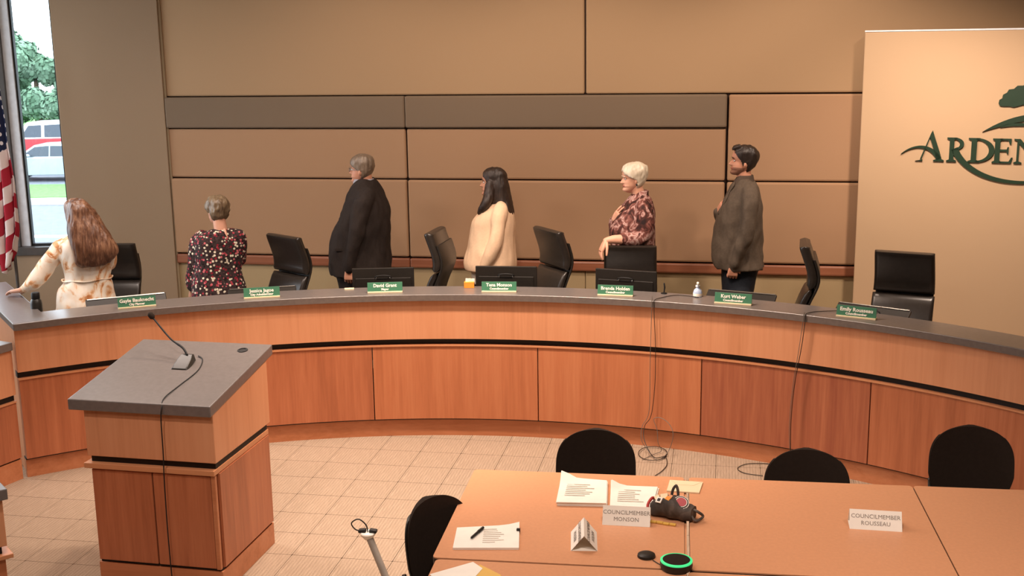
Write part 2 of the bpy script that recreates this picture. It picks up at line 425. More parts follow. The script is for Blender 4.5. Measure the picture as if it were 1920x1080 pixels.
# back wall: substrate plus fabric panels
wall = struct('wall_back', MB().box((0.4, WY + 0.12, CEIL / 2), (11.2, 0.16, CEIL)), M['gap'])
def wall_px(u, v): p = at_Y(u, v, WY); return p.x, p.z
def panel(u0, v0, u1, v1, mat, name='wall_panel', proud=0.03, gap=0.006, zs=None, x0=None, x1=None):
    xa, za = wall_px(u0, v0); xb, zb = wall_px(u1, v1)
    if x0 is not None: xa = x0
    if x1 is not None: xb = x1
    if zs: za, zb = zs
    return MB().box(((xa + xb) / 2, WY + 0.04 - proud / 2, (za + zb) / 2), (xb - xa - 2 * gap, proud, abs(za - zb) - 2 * gap)).build(name, mat, wall, bevel=0.016)
xL = wall_px(318, 300)[0] ; xS1 = wall_px(764, 330)[0]; xS2 = wall_px(1362, 260)[0]; xR = wall_px(1640, 330)[0] + 1.0; xU = wall_px(1097, 90)[0]
z_top = wall_px(960, 178.5)[1]; z_band = wall_px(960, 239.5)[1]; z_r3 = wall_px(960, 337.5)[1]; z_rail = wall_px(960, 487)[1]; z_rail2 = wall_px(960, 506)[1]
panel(0, 0, 0, 0, M['wall_upper'], zs=(CEIL, z_top), x0=xL, x1=xU)
panel(0, 0, 0, 0, M['wall_upper'], zs=(CEIL, z_top), x0=xU, x1=5.6)
panel(0, 0, 0, 0, M['wall_grey'], 'grey_band_panel', 0.07, 0.001, (z_top, z_band), xL, xS1)
panel(0, 0, 0, 0, M['wall_grey'], 'grey_band_panel', 0.07, 0.001, (z_top, z_band), xS1, xS2)
for a, b in ((xL, xS1), (xS1, xS2)):
    panel(0, 0, 0, 0, M['wall_fabric'], proud=0.042, gap=0.0055, zs=(z_band - 0.002, z_r3), x0=a, x1=b)
    panel(0, 0, 0, 0, M['wall_fabric'], proud=0.060, gap=0.0055, zs=(z_r3, z_rail + 0.006), x0=a, x1=b)
panel(0, 0, 0, 0, M['wall_fabric'], proud=0.045, gap=0.0055, zs=(z_top, z_r3), x0=xS2 + 0.008, x1=xR)
panel(0, 0, 0, 0, M['wall_fabric'], proud=0.062, gap=0.0055, zs=(z_r3, z_rail + 0.006), x0=xS2 + 0.008, x1=xR)
for a, b in ((xL, xS1), (xS1, xR)): panel(0, 0, 0, 0, M['rail'], 'chair_rail', 0.055, 0.0015, (z_rail, z_rail2), a, b)
xLow = wall_px(1097, 540)[0]
for a, b in ((xL - 0.03, xLow), (xLow, xR)): panel(0, 0, 0, 0, M['wall_low'], 'lower_panel', 0.02, 0.0012, (z_rail2, DAIS), a, b)

# left wall with the tall window: turns towards the room by 15 degrees
A0 = Vector((xL - 0.006, WY, 0)); WD = Vector((-cos(R(15)), -sin(R(15)), 0)); WN = Vector((sin(R(15)), -cos(R(15)), 0))
def wl(t, z, n=0.0): return A0 + WD * t + WN * n + Vector((0, 0, z))
def wall_left_t(u, v):
    p = at_plane(u, v, A0, WN); return (p - A0).dot(WD), p.z
tw0, _ = wall_left_t(104, 120); tw1, _ = wall_left_t(12, 300); tw2 = tw1 + 0.55; zsill = wall_left_t(80, 462)[1]
def wbox(mb, t0, t1, z0, z1, n0, n1):
    vs = [wl(t, z, n) for z in (z0, z1) for n in (n0, n1) for t in (t0, t1)]
    return mb.add(vs, [(0, 2, 3, 1), (4, 5, 7, 6), (0, 1, 5, 4), (2, 6, 7, 3), (0, 4, 6, 2), (1, 3, 7, 5)])
wleft = struct('wall_left', wbox(wbox(MB(), -0.02, tw0, 0, CEIL, -0.14, 0), tw0, tw2 + 0.3, 0, zsill - 0.02, -0.14, 0), M['wall_plain'])
wbox(MB(), tw2 + 0.28, tw2 + 0.55, 0.0, CEIL, -0.3, -0.02).build('corner_post', M['dark_frame'], wleft)
wbox(MB(), 0.0, tw0 - 0.002, 0.0, CEIL, 0.002, 0.03).build('wall_panel', M['wall_left'], wleft, bevel=0.006)
wbox(MB(), tw0 + 0.004, tw2 + 0.3, 0.0, zsill - 0.03, 0.002, 0.02).build('lower_panel', M['wall_left'], wleft, bevel=0.004)
win = thing('window_1', None, None, wl((tw0 + tw2) / 2, zsill)); win['kind'] = 'structure'
wbox(MB(), tw0 - 0.02, tw2 + 0.3, zsill - 0.075, zsill - 0.0, -0.15, 0.05).build('window_sill', M['dark_frame'], win, world=True, bevel=0.004)
tm0, _ = wall_left_t(40, 300); tm1, _ = wall_left_t(27, 300)
wbox(MB(), tm0, tm1 + 0.02, zsill, CEIL, -0.12, -0.03).build('window_mullion', M['white_paint'], win, world=True, bevel=0.004)
wbox(MB(), tm1 + 0.02, tm1 + 0.15, zsill, CEIL, -0.14, 0.0).build('window_frame', M['dark_frame'], win, world=True, bevel=0.004)
wbox(MB(), tm0 - 0.015, tm0, zsill, CEIL, -0.11, -0.05).build('gasket', M['black'], win, world=True)
wbox(MB(), tw0 - 0.005, tw0 + 0.012, zsill, CEIL, -0.13, 0.002).build('gasket', M['black'], win, world=True)
wbox(MB(), tw0, tm0, zsill, zsill + 0.02, -0.11, -0.05).build('gasket', M['black'], win, world=True)
gk = NT('window_glass'); gk.n.remove(gk.b); tr = gk.new('ShaderNodeBsdfTransparent'); gl = gk.new('ShaderNodeBsdfGlossy'); gl.inputs['Roughness'].default_value = 0.02
fr = gk.new('ShaderNodeFresnel'); fr.inputs['IOR'].default_value = 1.4; mx = gk.new('ShaderNodeMixShader'); tr.inputs[0].default_value = (0.93, 0.96, 0.98, 1)
gk.link(fr.outputs[0], mx.inputs[0]); gk.link(tr.outputs[0], mx.inputs[1]); gk.link(gl.outputs[0], mx.inputs[2]); gk.link(mx.outputs[0], gk.n['Material Output'].inputs['Surface'])
M['glass'] = gk.m
wbox(MB(), tw0, tm0, zsill, CEIL, -0.085, -0.079).build('pane', M['glass'], win, world=True)
wbox(MB(), tm1 + 0.15, tw2 + 0.3, zsill, CEIL, -0.085, -0.079).build('pane', M['glass'], win, world=True)

# side walls, ceiling, wall behind the camera: the room the lamps light
P2 = wl(tw2 + 0.3, 0)
struct('ceiling', MB().box((-1, 4.0, CEIL + 0.06), (16, 16.4, 0.12)), M['ceiling'])
SX = P2.x - 0.1
sw = MB()
sw.box((SX - 0.08, 1.5, 0.45), (0.16, 2 * (P2.y - 1.5), 0.9)); sw.box((SX - 0.08, 1.5, CEIL - 0.2), (0.16, 2 * (P2.y - 1.5), 0.4))
for y in (P2.y - 0.05, 7.6): sw.box((SX - 0.08, y, CEIL / 2), (0.16, 0.14, CEIL))
sw.box((SX - 0.08, 0.5, CEIL / 2), (0.16, 10.6, CEIL))
struct('wall_side', sw, M['wall_plain'])
struct('wall_right', MB().box((5.7, 3.5, CEIL / 2), (0.16, 14, CEIL)), M['wall_plain'])
struct('wall_front', MB().box((-1, -4.0, CEIL / 2), (16, 0.16, CEIL)), M['wall_plain'])

# sign wall, turned 16 degrees, standing forward of the back wall
SA = R(-16); SD = Vector((cos(SA), sin(SA), 0)); SN = Vector((sin(SA), -cos(SA), 0))
SP = at_Y(1622, 60, WY - 0.28); s_top = SP.z; SP = Vector((SP.x, SP.y, 0))
def sg(t, z, n=0.0): return SP + SD * t + SN * n + Vector((0, 0, z))
def sbox(mb, t0, t1, z0, z1, n0, n1):
    vs = [sg(t, z, n) for z in (z0, z1) for n in (n0, n1) for t in (t0, t1)]
    return mb.add(vs, [(0, 2, 3, 1), (4, 5, 7, 6), (0, 1, 5, 4), (2, 6, 7, 3), (0, 4, 6, 2), (1, 3, 7, 5)])
wsign = struct('wall_sign', sbox(MB(), 0, 3.6, DAIS, s_top, -0.16, 0.0), M['sign_wall'], bevel=0.008)
sbox(MB(), 0.0, 3.6, s_top, s_top + 0.012, -0.16, 0.004).build('cap_trim', M['white_paint'], wsign)

# ================================================================== sign lettering
def bez(p0, p1, p2, p3, n=10): return [tuple((1 - t) ** 3 * a + 3 * (1 - t) ** 2 * t * b + 3 * (1 - t) * t * t * c + t ** 3 * d for a, b, c, d in zip(p0, p1, p2, p3)) for t in [i / n for i in range(n + 1)]]
def swash(c, w0, w1, n=24):
    """tapering band along a bezier: widths w0 -> max -> w1"""
    pts = bez(*c, n=n); L, Rr = [], []
    for i, p in enumerate(pts):
        q = pts[min(i + 1, n)]; o = pts[max(i - 1, 0)]; dx, dy = q[0] - o[0], q[1] - o[1]; l = hypot(dx, dy) or 1
        t = i / n; w = (w0 + (w1 - w0) * t) / 2
        L.append((p[0] - dy / l * w, p[1] + dx / l * w)); Rr.append((p[0] + dy / l * w, p[1] - dx / l * w))
    return L + Rr[::-1]
# letters drawn in a unit where cap height = 1, origin at baseline of each letter
def serif_stem(x0, x1, h=1.0, s=0.10, t=0.05):
    return [(x0 - s, 0), (x1 + s, 0), (x1 + s, t), (x1, t * 2), (x1, h - t * 2), (x1 + s, h - t), (x1 + s, h), (x0 - s, h), (x0 - s, h - t), (x0, h - t * 2), (x0, t * 2), (x0 - s, t)]
def bowl(cx, cy, rx, ry, a0, a1, n=18): return [(cx + rx * cos(R(a0 + (a1 - a0) * i / n)), cy + ry * sin(R(a0 + (a1 - a0) * i / n))) for i in range(n + 1)]
LET = {
 'A': [[(0.0, 0), (0.30, 0), (0.30, 0.05), (0.20, 0.09), (0.28, 0.30), (0.60, 1.16), (0.66, 1.28), (0.74, 1.05), (0.98, 0.40), (1.08, 0.09), (1.17, 0.05), (1.17, 0), (0.74, 0), (0.74, 0.05), (0.86, 0.09), (0.80, 0.32), (0.57, 0.98), (0.34, 0.30), (0.25, 0.05)]],
 'R': [serif_stem(0.13, 0.30), bowl(0.30, 0.74, 0.36, 0.26, 90, -90) + bowl(0.30, 0.74, 0.21, 0.19, -90, 90)],
 'D': [serif_stem(0.13, 0.31), bowl(0.28, 0.5, 0.60, 0.50, 90, -90) + bowl(0.28, 0.5, 0.42, 0.43, -90, 90)],
 'E': [serif_stem(0.13, 0.31, s=0.08), [(0.30, 1.0), (0.68, 1.0), (0.68, 0.78), (0.63, 0.78), (0.58, 0.93), (0.30, 0.93)], [(0.30, 0.56), (0.53, 0.56), (0.56, 0.66), (0.60, 0.66), (0.60, 0.38), (0.56, 0.38), (0.53, 0.48), (0.30, 0.48)], [(0.30, 0.0), (0.70, 0.0), (0.75, 0.24), (0.70, 0.24), (0.62, 0.07), (0.30, 0.07)]],
 'N': [[(0.05, 0), (0.33, 0), (0.33, 0.05), (0.22, 0.09), (0.22, 0.80), (0.86, 0.0), (0.93, 0.0), (0.93, 0.91), (1.03, 0.95), (1.03, 1.0), (0.74, 1.0), (0.74, 0.95), (0.86, 0.91), (0.86, 0.22), (0.25, 1.0), (0.03, 1.0), (0.03, 0.95), (0.14, 0.91), (0.14, 0.09), (0.05, 0.05)]]}
def on_sign(u, v):
    p = at_plane(u, v, SP, SN); return (p - SP).dot(SD), p.z
bl0 = on_sign(1716, 301); bl1 = on_sign(1885, 306); cap = on_sign(1800, 258)[1] - bl0[1]
sign = thing('wall_logo', 'dark green raised tree logo and ARDEN lettering on the beige sign wall', 'sign', sg(bl0[0], bl0[1]))
sroot = sign.location.copy()
def sign_part(name, loops, label=None):
    me = poly_mesh(name, loops[:1], 0.007)
    for lp in loops[1:]:
        m2_ = poly_mesh(name, [lp], 0.007); bm = bmesh.new(); bm.from_mesh(me); bm.from_mesh(m2_); bm.to_mesh(me); bm.free(); bpy.data.meshes.remove(m2_)
    o = place(me, name, M['sign_green'], sign, frame(SN * 0.0075, SD, (0, 0, 1), SN))
    if label: o['label'] = label
    return o
SU = (bl1[0] - bl0[0]) / 170.0         # metres per photo pixel along the sign
def gx(u): return (u - 1716) * SU
def gz(v, u=1800): return -(v - (301 + (u - 1716) * 0.03)) * SU * 0.985
for ch, ux, wid in (('A', 1716, 55), ('R', 1774, 28), ('D', 1814, 52), ('E', 1858, 42), ('N', 1898, 54)):
    sc = cap; xs = wid * SU / (1.17 if ch == 'A' else {'R': 0.55, 'D': 0.90, 'E': 0.78, 'N': 1.05}[ch])
    loops = [[(gx(ux) + x * xs, y * sc) for x, y in lp] for lp in LET[ch]]
    sign_part('letter_' + ch.lower(), loops)
def pxl(pts): return [(gx(u), gz(v, u)) for u, v in pts]
sign_part('swoosh', [pxl(swash([(1688, 287), (1712, 266), (1745, 266), (1762, 298)], 1.0, 9))])
sign_part('swoosh', [pxl(swash([(1790, 276), (1805, 315), (1860, 352), (1945, 343)], 13, 5))])
crown = [(1866, 187), (1867, 180), (1872, 177), (1873, 170), (1880, 166), (1883, 160), (1892, 159), (1898, 153), (1908, 153), (1914, 149), (1926, 148), (1940, 150), (1955, 158), (1966, 166), (1972, 178), (1972, 190), (1960, 196), (1940, 194), (1929, 190), (1922, 200), (1912, 190), (1902, 193), (1894, 195), (1886, 193), (1876, 193), (1869, 192)]
sign_part('tree_emblem', [pxl(crown)])
sign_part('tree_trunk', [pxl([(1908, 189), (1921, 197), (1923, 206), (1919, 212), (1931, 212), (1929, 204), (1934, 190), (1927, 196)])])
sign_part('hill_emblem', [pxl(bez((1840, 243), (1870, 222), (1900, 211), (1935, 208)) + [(1960, 209), (1960, 221)] + bez((1960, 221), (1930, 219), (1900, 224), (1880, 231)) + bez((1880, 231), (1865, 235), (1850, 239), (1840, 243)))])
sign_part('hill_emblem', [pxl(bez((1872, 235), (1895, 230), (1930, 232), (1960, 238)) + bez((1960, 233), (1930, 226), (1900, 224), (1880, 229)))])

# ================================================================== dais desk (arc)
def arc_strip(mb, r0, r1, z0, z1, a0, a1, n=40, mi=0):
    rings = []
    for k in range(n + 1):
        a = a0 + (a1 - a0) * k / n; c, s = cos(a), sin(a)
        rings.append([(CX + r0 * c, CY + r0 * s, z0), (CX + r1 * c, CY + r1 * s, z0), (CX + r1 * c, CY + r1 * s, z1), (CX + r0 * c, CY + r0 * s, z1)])
    return mb.loft(rings, True, False, mi)
LED = 1.0955; RL = RB - 0.07; AL = R(132.95); AR = R(22)
def ang(u, v, z): p = at_z(u, v, z); return atan2(p.y - CY, p.x - CX)
desk = thing('council_desk', 'long curved wooden council desk with grey stone-look ledge across the room', 'desk', (CX, CY + RB, 0))
arc_strip(MB(), RB + 0.005, RB + 0.06, 0.0, 0.128, AR, AL, 70).build('base_board', M['cherry_h'], desk, 40, True)
arc_strip(MB(), RB - 0.005, RB + 0.06, 0.128, 0.141, AR, AL, 70).build('base_reveal', M['black'], desk, 40, True)
arc_strip(MB(), RB - 0.002, RB + 0.06, 0.707, 0.756, AR, AL, 70).build('black_reveal', M['black'], desk, 40, True)
arc_strip(MB(), RB - 0.034, RB + 0.06, 0.699, 0.711, AR, AL, 70).build('panel_cap', M['maple_h'], desk, 40, True)
arc_strip(MB(), RB - 0.040, RB + 0.06, 0.756, LED - 0.048, AR, AL, 90).build('upper_band', M['maple'], desk, 40, True)
seams = [ang(704, 780, 0.14), ang(1013, 782, 0.14), ang(1320, 808, 0.14), ang(1640, 860, 0.14)]
step = (seams[0] - seams[3]) / 3
bounds = [AL] + [seams[0] + step * k for k in (2, 1) if seams[0] + step * k < AL - 0.05] + seams + [seams[3] - step, seams[3] - 2 * step]
bounds = [b for b in bounds if b > AR] + [AR]
pm = ['cherry_a', 'cherry_a', 'cherry_a', 'cherry_b', 'cherry_b', 'cherry_c', 'cherry_a', 'cherry_c', 'cherry_a']
pm = pm[max(0, 3 - bounds.index(seams[0])):] if bounds.index(seams[0]) < 3 else pm
for k in range(len(bounds) - 1):
    g = 0.0008
    arc_strip(MB(), RB - 0.026, RB + 0.05, 0.141, 0.699, bounds[k] - g, bounds[k + 1] + g, 14).build('front_panel', M[pm[min(k, len(pm) - 1)]], desk, 40, True)
# ledge: one slab following the arc, then turning outwards along the end wall
lm = MB(); arc_strip(lm, RL, RL + 0.30, LED - 0.048, LED, AR, AL, 100)
lm.build('ledge_top', [M['ledge']], desk, 40, True, bevel=0.004)
arc_strip(MB(), RL - 0.002, RL + 0.012, LED - 0.046, LED - 0.003, AR, AL, 100).build('ledge_edge', M['ledge_edge'], desk, 40, True)
eo = Vector((cos(AL), sin(AL), 0)); et = Vector((-sin(AL), cos(AL), 0))   # outward, along
Cc = Vector((CX, CY, 0))
def erect(mb, r0, r1, t0, t1, z0, z1):
    vs = [Cc + eo * r + et * t + Vector((0, 0, z)) for z in (z0, z1) for t in (t0, t1) for r in (r0, r1)]
    return mb.add(vs, [(0, 2, 3, 1), (4, 5, 7, 6), (0, 1, 5, 4), (2, 6, 7, 3), (0, 4, 6, 2), (1, 3, 7, 5)])
erect(MB(), RL + 0.012, 6.35, -0.23, 0.004, LED - 0.047, LED + 0.001).build('ledge_return', M['ledge'], desk, None, True, bevel=0.004)
erect(MB(), RB + 0.061, 6.33, -0.11, -0.02, 0.0, LED - 0.048).build('end_panel', M['maple'], desk, None, True)
# inside: work surface and its supports
arc_strip(MB(), RB + 0.061, RB + 0.80, 0.89, 0.93, AR, AL - R(2.8), 80).build('work_surface', M['ledge'], desk, 40, True)
for a in (125, 110, 95, 80, 65, 50, 35):
    c, s = cos(R(a)), sin(R(a)); mt = frame((CX + (RB + 0.43) * c, CY + (RB + 0.43) * s, 0), (c, s, 0), (-s, c, 0), (0, 0, 1))
    MB().box((0, 0, (0.89 + DAIS) / 2), (0.66, 0.03, 0.89 - DAIS), 0, mt).build('support_panel', M['cherry_a'], desk, None, True)

# ================================================================== staff desk (left, lower)
K0 = at_z(44, 897, 0); K1 = at_z(0, 915, 0); KD = (Vector((K1.x, K1.y, 0)) - Vector((K0.x, K0.y, 0))).normalized(); KN = Vector((KD.y, -KD.x, 0))
if KN.dot(HEAD) > 0: KN = -KN     # KN points to the viewer side
sd = thing('staff_desk', 'lower wooden staff desk with grey top at the left end of the council desk', 'desk', (K0.x, K0.y, 0))
def kbox(mb, t0, t1, z0, z1, n0, n1):
    b = Vector((K0.x, K0.y, 0)); vs = [b + KD * t + KN * n + Vector((0, 0, z)) for z in (z0, z1) for n in (n0, n1) for t in (t0, t1)]
    return mb.add(vs, [(0, 2, 3, 1), (4, 5, 7, 6), (0, 1, 5, 4), (2, 6, 7, 3), (0, 4, 6, 2), (1, 3, 7, 5)])
kbox(MB(), 0, 1.8, 0, 0.14, -0.06, 0.0).build('base_board', M['cherry_h'], sd, None, True)
kbox(MB(), 0, 1.8, 0.14, 0.152, -0.06, -0.01).build('base_reveal', M['black'], sd, None, True)
kbox(MB(), 0, 1.8, 0.152, 0.545, -0.06, 0.005).build('front_panel', M['cherry_a'], sd, None, True)
kbox(MB(), 0, 1.8, 0.545, 0.556, -0.06, 0.014).build('panel_cap', M['maple_h'], sd, None, True)
kbox(MB(), 0, 1.8, 0.556, 0.60, -0.06, -0.01).build('black_reveal', M['black'], sd, None, True)
kbox(MB(), 0, 1.8, 0.60, 0.91, -0.06, 0.012).build('upper_band', M['maple'], sd, None, True)
kbox(MB(), 0, 1.8, 0.91, 0.965, -0.32, 0.03).build('desk_top', M['ledge'], sd, None, True, bevel=0.004)

# ================================================================== near-left cabinet corner
q0 = at_z(19, 1036, 0.69)
nc = thing('side_lectern', 'light wood side cabinet corner with black reveal at the extreme left, near the podium', 'cabinet', (q0.x - 0.435, q0.y - 0.02, 0), R(48))
MB().box((0, 0, 0.33), (0.58, 0.58, 0.66)).build('cabinet_body', M['cherry_b'], nc, bevel=0.004)
MB().box((0, 0, 0.672), (0.64, 0.62, 0.02)).build('panel_cap', M['maple_h'], nc, bevel=0.003)
MB().box((0, 0, 0.70), (0.56, 0.56, 0.04)).build('black_reveal', M['black'], nc)
MB().box((0, 0, 0.83), (0.60, 0.60, 0.22)).build('upper_band', M['maple'], nc, bevel=0.004)
MB().box((0, 0, 0.965), (0.64, 0.64, 0.05)).build('cabinet_top', M['ledge'], nc, bevel=0.004)

# ================================================================== podium
pa = R(-2.0); Rn = Vector((-2.575, 5.46, 0)); Ln = Rn - Vector((cos(pa), sin(pa), 0)) * 0.73; Rb = Rn + Vector((-sin(pa), cos(pa), 0)) * 0.675
px = (Vector((Rn.x - Ln.x, Rn.y - Ln.y, 0))).normalized(); pw = hypot(Rn.x - Ln.x, Rn.y - Ln.y); pd = hypot(Rb.x - Rn.x, Rb.y - Rn.y)
pod = thing('podium', 'wooden speaker podium with sloped dark grey top on the carpet', 'podium', ((Rn.x + Ln.x) / 2, (Rn.y + Ln.y) / 2, 0), atan2(px.y, px.x))
hw = pw / 2
MB().box((0, pd / 2, 0.065), (pw, pd, 0.13)).build('base_board', M['cherry_h'], pod, bevel=0.003)
MB().box((0, pd / 2, 0.136), (pw - 0.02, pd - 0.02, 0.012)).build('base_reveal', M['black'], pod)
MB().box((0, pd / 2 + 0.012, 0.41), (pw - 0.006, pd - 0.03, 0.536)).build('cabinet_body', M['cherry_a'], pod, bevel=0.003)
for x0, x1 in ((-hw + 0.012, -0.004), (0.004, hw - 0.03)):
    MB().box(((x0 + x1) / 2, -0.001, 0.41), (x1 - x0, 0.02, 0.52)).build('door', M['cherry_a'], pod, bevel=0.003)
MB().box((hw - 0.016, 0.0, 0.41), (0.024, 0.022, 0.53)).build('corner_stile', M['cherry_h'], pod, bevel=0.002)
MB().box((hw - 0.0, pd / 2 + 0.01, 0.41), (0.010, pd - 0.04, 0.53)).build('side_panel', M['cherry_a'], pod, bevel=0.002)
MB().box((-0.012, pd / 2 - 0.012, 0.692), (pw + 0.024, pd + 0.024, 0.030)).build('panel_cap', M['maple_h'], pod, bevel=0.003)
MB().box((0, pd / 2, 0.725), (pw - 0.01, pd - 0.02, 0.038)).build('black_reveal', M['black'], pod)
zf, zb = 1.010, 1.116
ub = MB(); y0, y1 = -0.012, pd + 0.01
ub.add([(-hw - 0.005, y0, 0.744), (hw + 0.008, y0, 0.744), (hw + 0.008, y1, 0.744), (-hw - 0.005, y1, 0.744), (-hw - 0.005, y0, zf), (hw + 0.008, y0, zf), (hw + 0.008, y1, zb), (-hw - 0.005, y1, zb)],
       [(3, 2, 1, 0), (4, 5, 6, 7), (0, 1, 5, 4), (1, 2, 6, 5), (2, 3, 7, 6), (3, 0, 4, 7)])
ub.build('upper_body', M['maple'], pod, bevel=0.004)
sl = (zb - zf) / (y1 - y0); yA, yB = y0 - 0.03, y1 + 0.085
def ptz(y): return zf + sl * (y - y0)
tp = MB(); th = 0.060
tp.add([(-hw - 0.075, yA, ptz(yA)), (hw + 0.012, yA, ptz(yA)), (hw + 0.012, yB, ptz(yB)), (-hw - 0.075, yB, ptz(yB)),
        (-hw - 0.075, yA, ptz(yA) + th), (hw + 0.012, yA, ptz(yA) + th), (hw + 0.012, yB, ptz(yB) + th), (-hw - 0.075, yB, ptz(yB) + th)],
       [(3, 2, 1, 0), (4, 5, 6, 7), (0, 1, 5, 4), (1, 2, 6, 5), (2, 3, 7, 6), (3, 0, 4, 7)])
tp.build('podium_top', M['ledge'], pod, bevel=0.006)
pn = Vector((0, -sl, 1)).normalized(); py = Vector((0, 1, sl)).normalized()
PW = pod.matrix_basis.copy(); PR = Matrix.Translation(pod.location) @ Matrix.Rotation(pod.rotation_euler.z, 4, 'Z')
topP = PR @ Vector((0, 0, ptz(0) + th)); topN = (PR.to_3x3() @ pn).normalized()
def on_top(u, v): return at_plane(u, v, topP, topN)
PRi = PR.inverted()
g = PRi @ on_top(455, 657)
gm = MB(); gm.lathe([(0.030, 0.0), (0.030, 0.004), (0.022, 0.005), (0.020, 0.001)], 20, 0, frame(g, (1, 0, 0), py, pn)); gm.build('cable_grommet', M['black'], pod, 40)
# gooseneck microphone on it
b0 = on_top(347, 683); mic = thing('gooseneck_microphone', 'black gooseneck microphone standing on the podium top, cord over its front edge', 'microphone', b0, pod.rotation_euler.z)
mm = frame((0, 0, 0), (1, 0, 0), py, pn)
bm_ = MB(); rr_ = []
for y, z0_, z1_, w in ((-0.075, 0.0, 0.006, 0.10), (-0.05, 0.0, 0.016, 0.105), (0.0, 0.0, 0.034, 0.10), (0.035, 0.0, 0.045, 0.085), (0.06, 0.0, 0.038, 0.075)):
    rr_.append([(-w / 2, y, z0_), (w / 2, y, z0_), (w / 2 * 0.8, y, z1_), (-w / 2 * 0.8, y, z1_)])
bm_.loft(rr_, True, False, 0, mm); bm_.build('microphone_base', M['plastic2'], mic, 30, bevel=0.004)
MB().box((0, -0.022, 0.028), (0.035, 0.02, 0.004), 0, mm @ Matrix.Rotation(R(16), 4, 'X')).build('talk_button', M['grey_metal'], mic, bevel=0.001)
nk0 = mm @ Vector((0.005, 0.03, 0.043))
vn = HEAD; tip = at_plane(287, 596, b0 + HEAD * 0.20, vn) - b0; tip = Matrix.Rotation(-pod.rotation_euler.z, 3, 'Z') @ tip
mid = nk0.lerp(tip, 0.5) + Vector((0, 0, -0.012))
MB().tube(path([nk0, nk0.lerp(mid, 0.35) + Vector((0.008, 0, 0.01)), mid, tip], 16), [0.0065] * 8 + [0.005] * 8, 8).build('gooseneck', M['black'], mic, True)
dt = (tip - mid).normalized()
MB().tube([tip - dt * 0.004, tip + dt * 0.008, tip + dt * 0.03, tip + dt * 0.04], [0.008, 0.017, 0.017, 0.009], 12).build('windscreen', M['fabric_black'], mic, True)
cpts = [on_top(372, 669) + topN * 0.006, on_top(380, 676) + topN * 0.004, on_top(370, 697) + topN * 0.004, on_top(335, 725) + topN * 0.004, on_top(308, 748) + topN * 0.005]
ey = on_top(303, 757); inv = Matrix.Rotation(-pod.rotation_euler.z, 3, 'Z')
fr_ = PR @ Vector((0, yA - 0.006, 0)); nfr = PR.to_3x3() @ Vector((0, -1, 0))
for (u, v, k) in ((303, 765, 0), (302, 790, 0.0), (306, 850, 0.0), (308, 900, 0.0), (314, 990, 0.0), (322, 1078, 0.0), (326, 1110, 0)): cpts.append(at_plane(u, v, fr_ + nfr * 0.004, nfr))
cpts = [inv @ (p - b0) for p in cpts]
MB().tube(path(cpts, 60), 0.0032, 6).build('microphone_cord', M['black'], mic, True)

# ================================================================== conference tables
TZ = 0.735
ta = R(2.0); TX = Vector((cos(ta), sin(ta), 0)); TY = Vector((-sin(ta), cos(ta), 0))
c1, c2, c3, c4 = at_z(890, 880, TZ), at_z(1287, 897, TZ), at_z(1709, 908, TZ), at_z(810, 1045, TZ)
tdep = (c1 - c4).dot(TY)
def table(x0, x1, y0, y1, label, group='wood-laminate tables pushed together'):
    """x, y in the table frame, origin at the back-left corner c1"""
    cx, cy = (x0 + x1) / 2, (y0 + y1) / 2; w, d = x1 - x0, y1 - y0
    p = c1 + TX * cx + TY * cy
    t = thing('conference_table', label, 'table', (p.x, p.y, 0), ta, group)
    mb = MB(); mb.prism(rrect(w, d, 0.02, 3), TZ - 0.006, TZ); mb.build('tabletop', M['table'], t, 40)
    mb = MB(); mb.prism(rrect(w + 0.003, d + 0.003, 0.021, 3), TZ - 0.032, TZ - 0.0055); mb.build('edge_band', M['table_edge'], t, 40)
    for sx in (-1, 1):
        for sy in (-1, 1):
            MB().tube([(sx * (w / 2 - 0.09), sy * (d / 2 - 0.07), 0), (sx * (w / 2 - 0.09), sy * (d / 2 - 0.07), TZ - 0.032)], 0.022, 12).build('leg', M['grey_metal'], t, 40)
    MB().box((0, d / 2 - 0.07, TZ - 0.07), (w - 0.22, 0.03, 0.06)).build('apron', M['grey_metal'], t, bevel=0.003)
    return t
w1 = (c2 - c1).dot(TX); w2 = (c3 - c1).dot(TX); g_ = 0.012
t1 = table(0, w1 - g_, -tdep, 0, 'wood-laminate table carrying the papers, left one of the row by the council desk')
MB().box((w1 / 2 + 0.0, 0, TZ - 0.016), (0.009, tdep - 0.04, 0.02)).build('joint_strip', M['table'], t1)
table(w1 + g_, w2 - 0.003, -tdep, 0, 'wood-laminate table carrying only the tent card of ROUSSEAU')
table(w2 + 0.003, w2 + 1.09, -tdep, 0, 'bare wood-laminate table at the right frame edge')
table(0.02, w1 - 0.004, -tdep - 0.014 - 0.9, -tdep - 0.014, 'wood-laminate table nearest the camera under the manila folder')
table(w1 + 0.004, w2, -tdep - 0.022 - 0.9, -tdep - 0.022, 'wood-laminate table nearest the camera, bare, in front of the ROUSSEAU table')

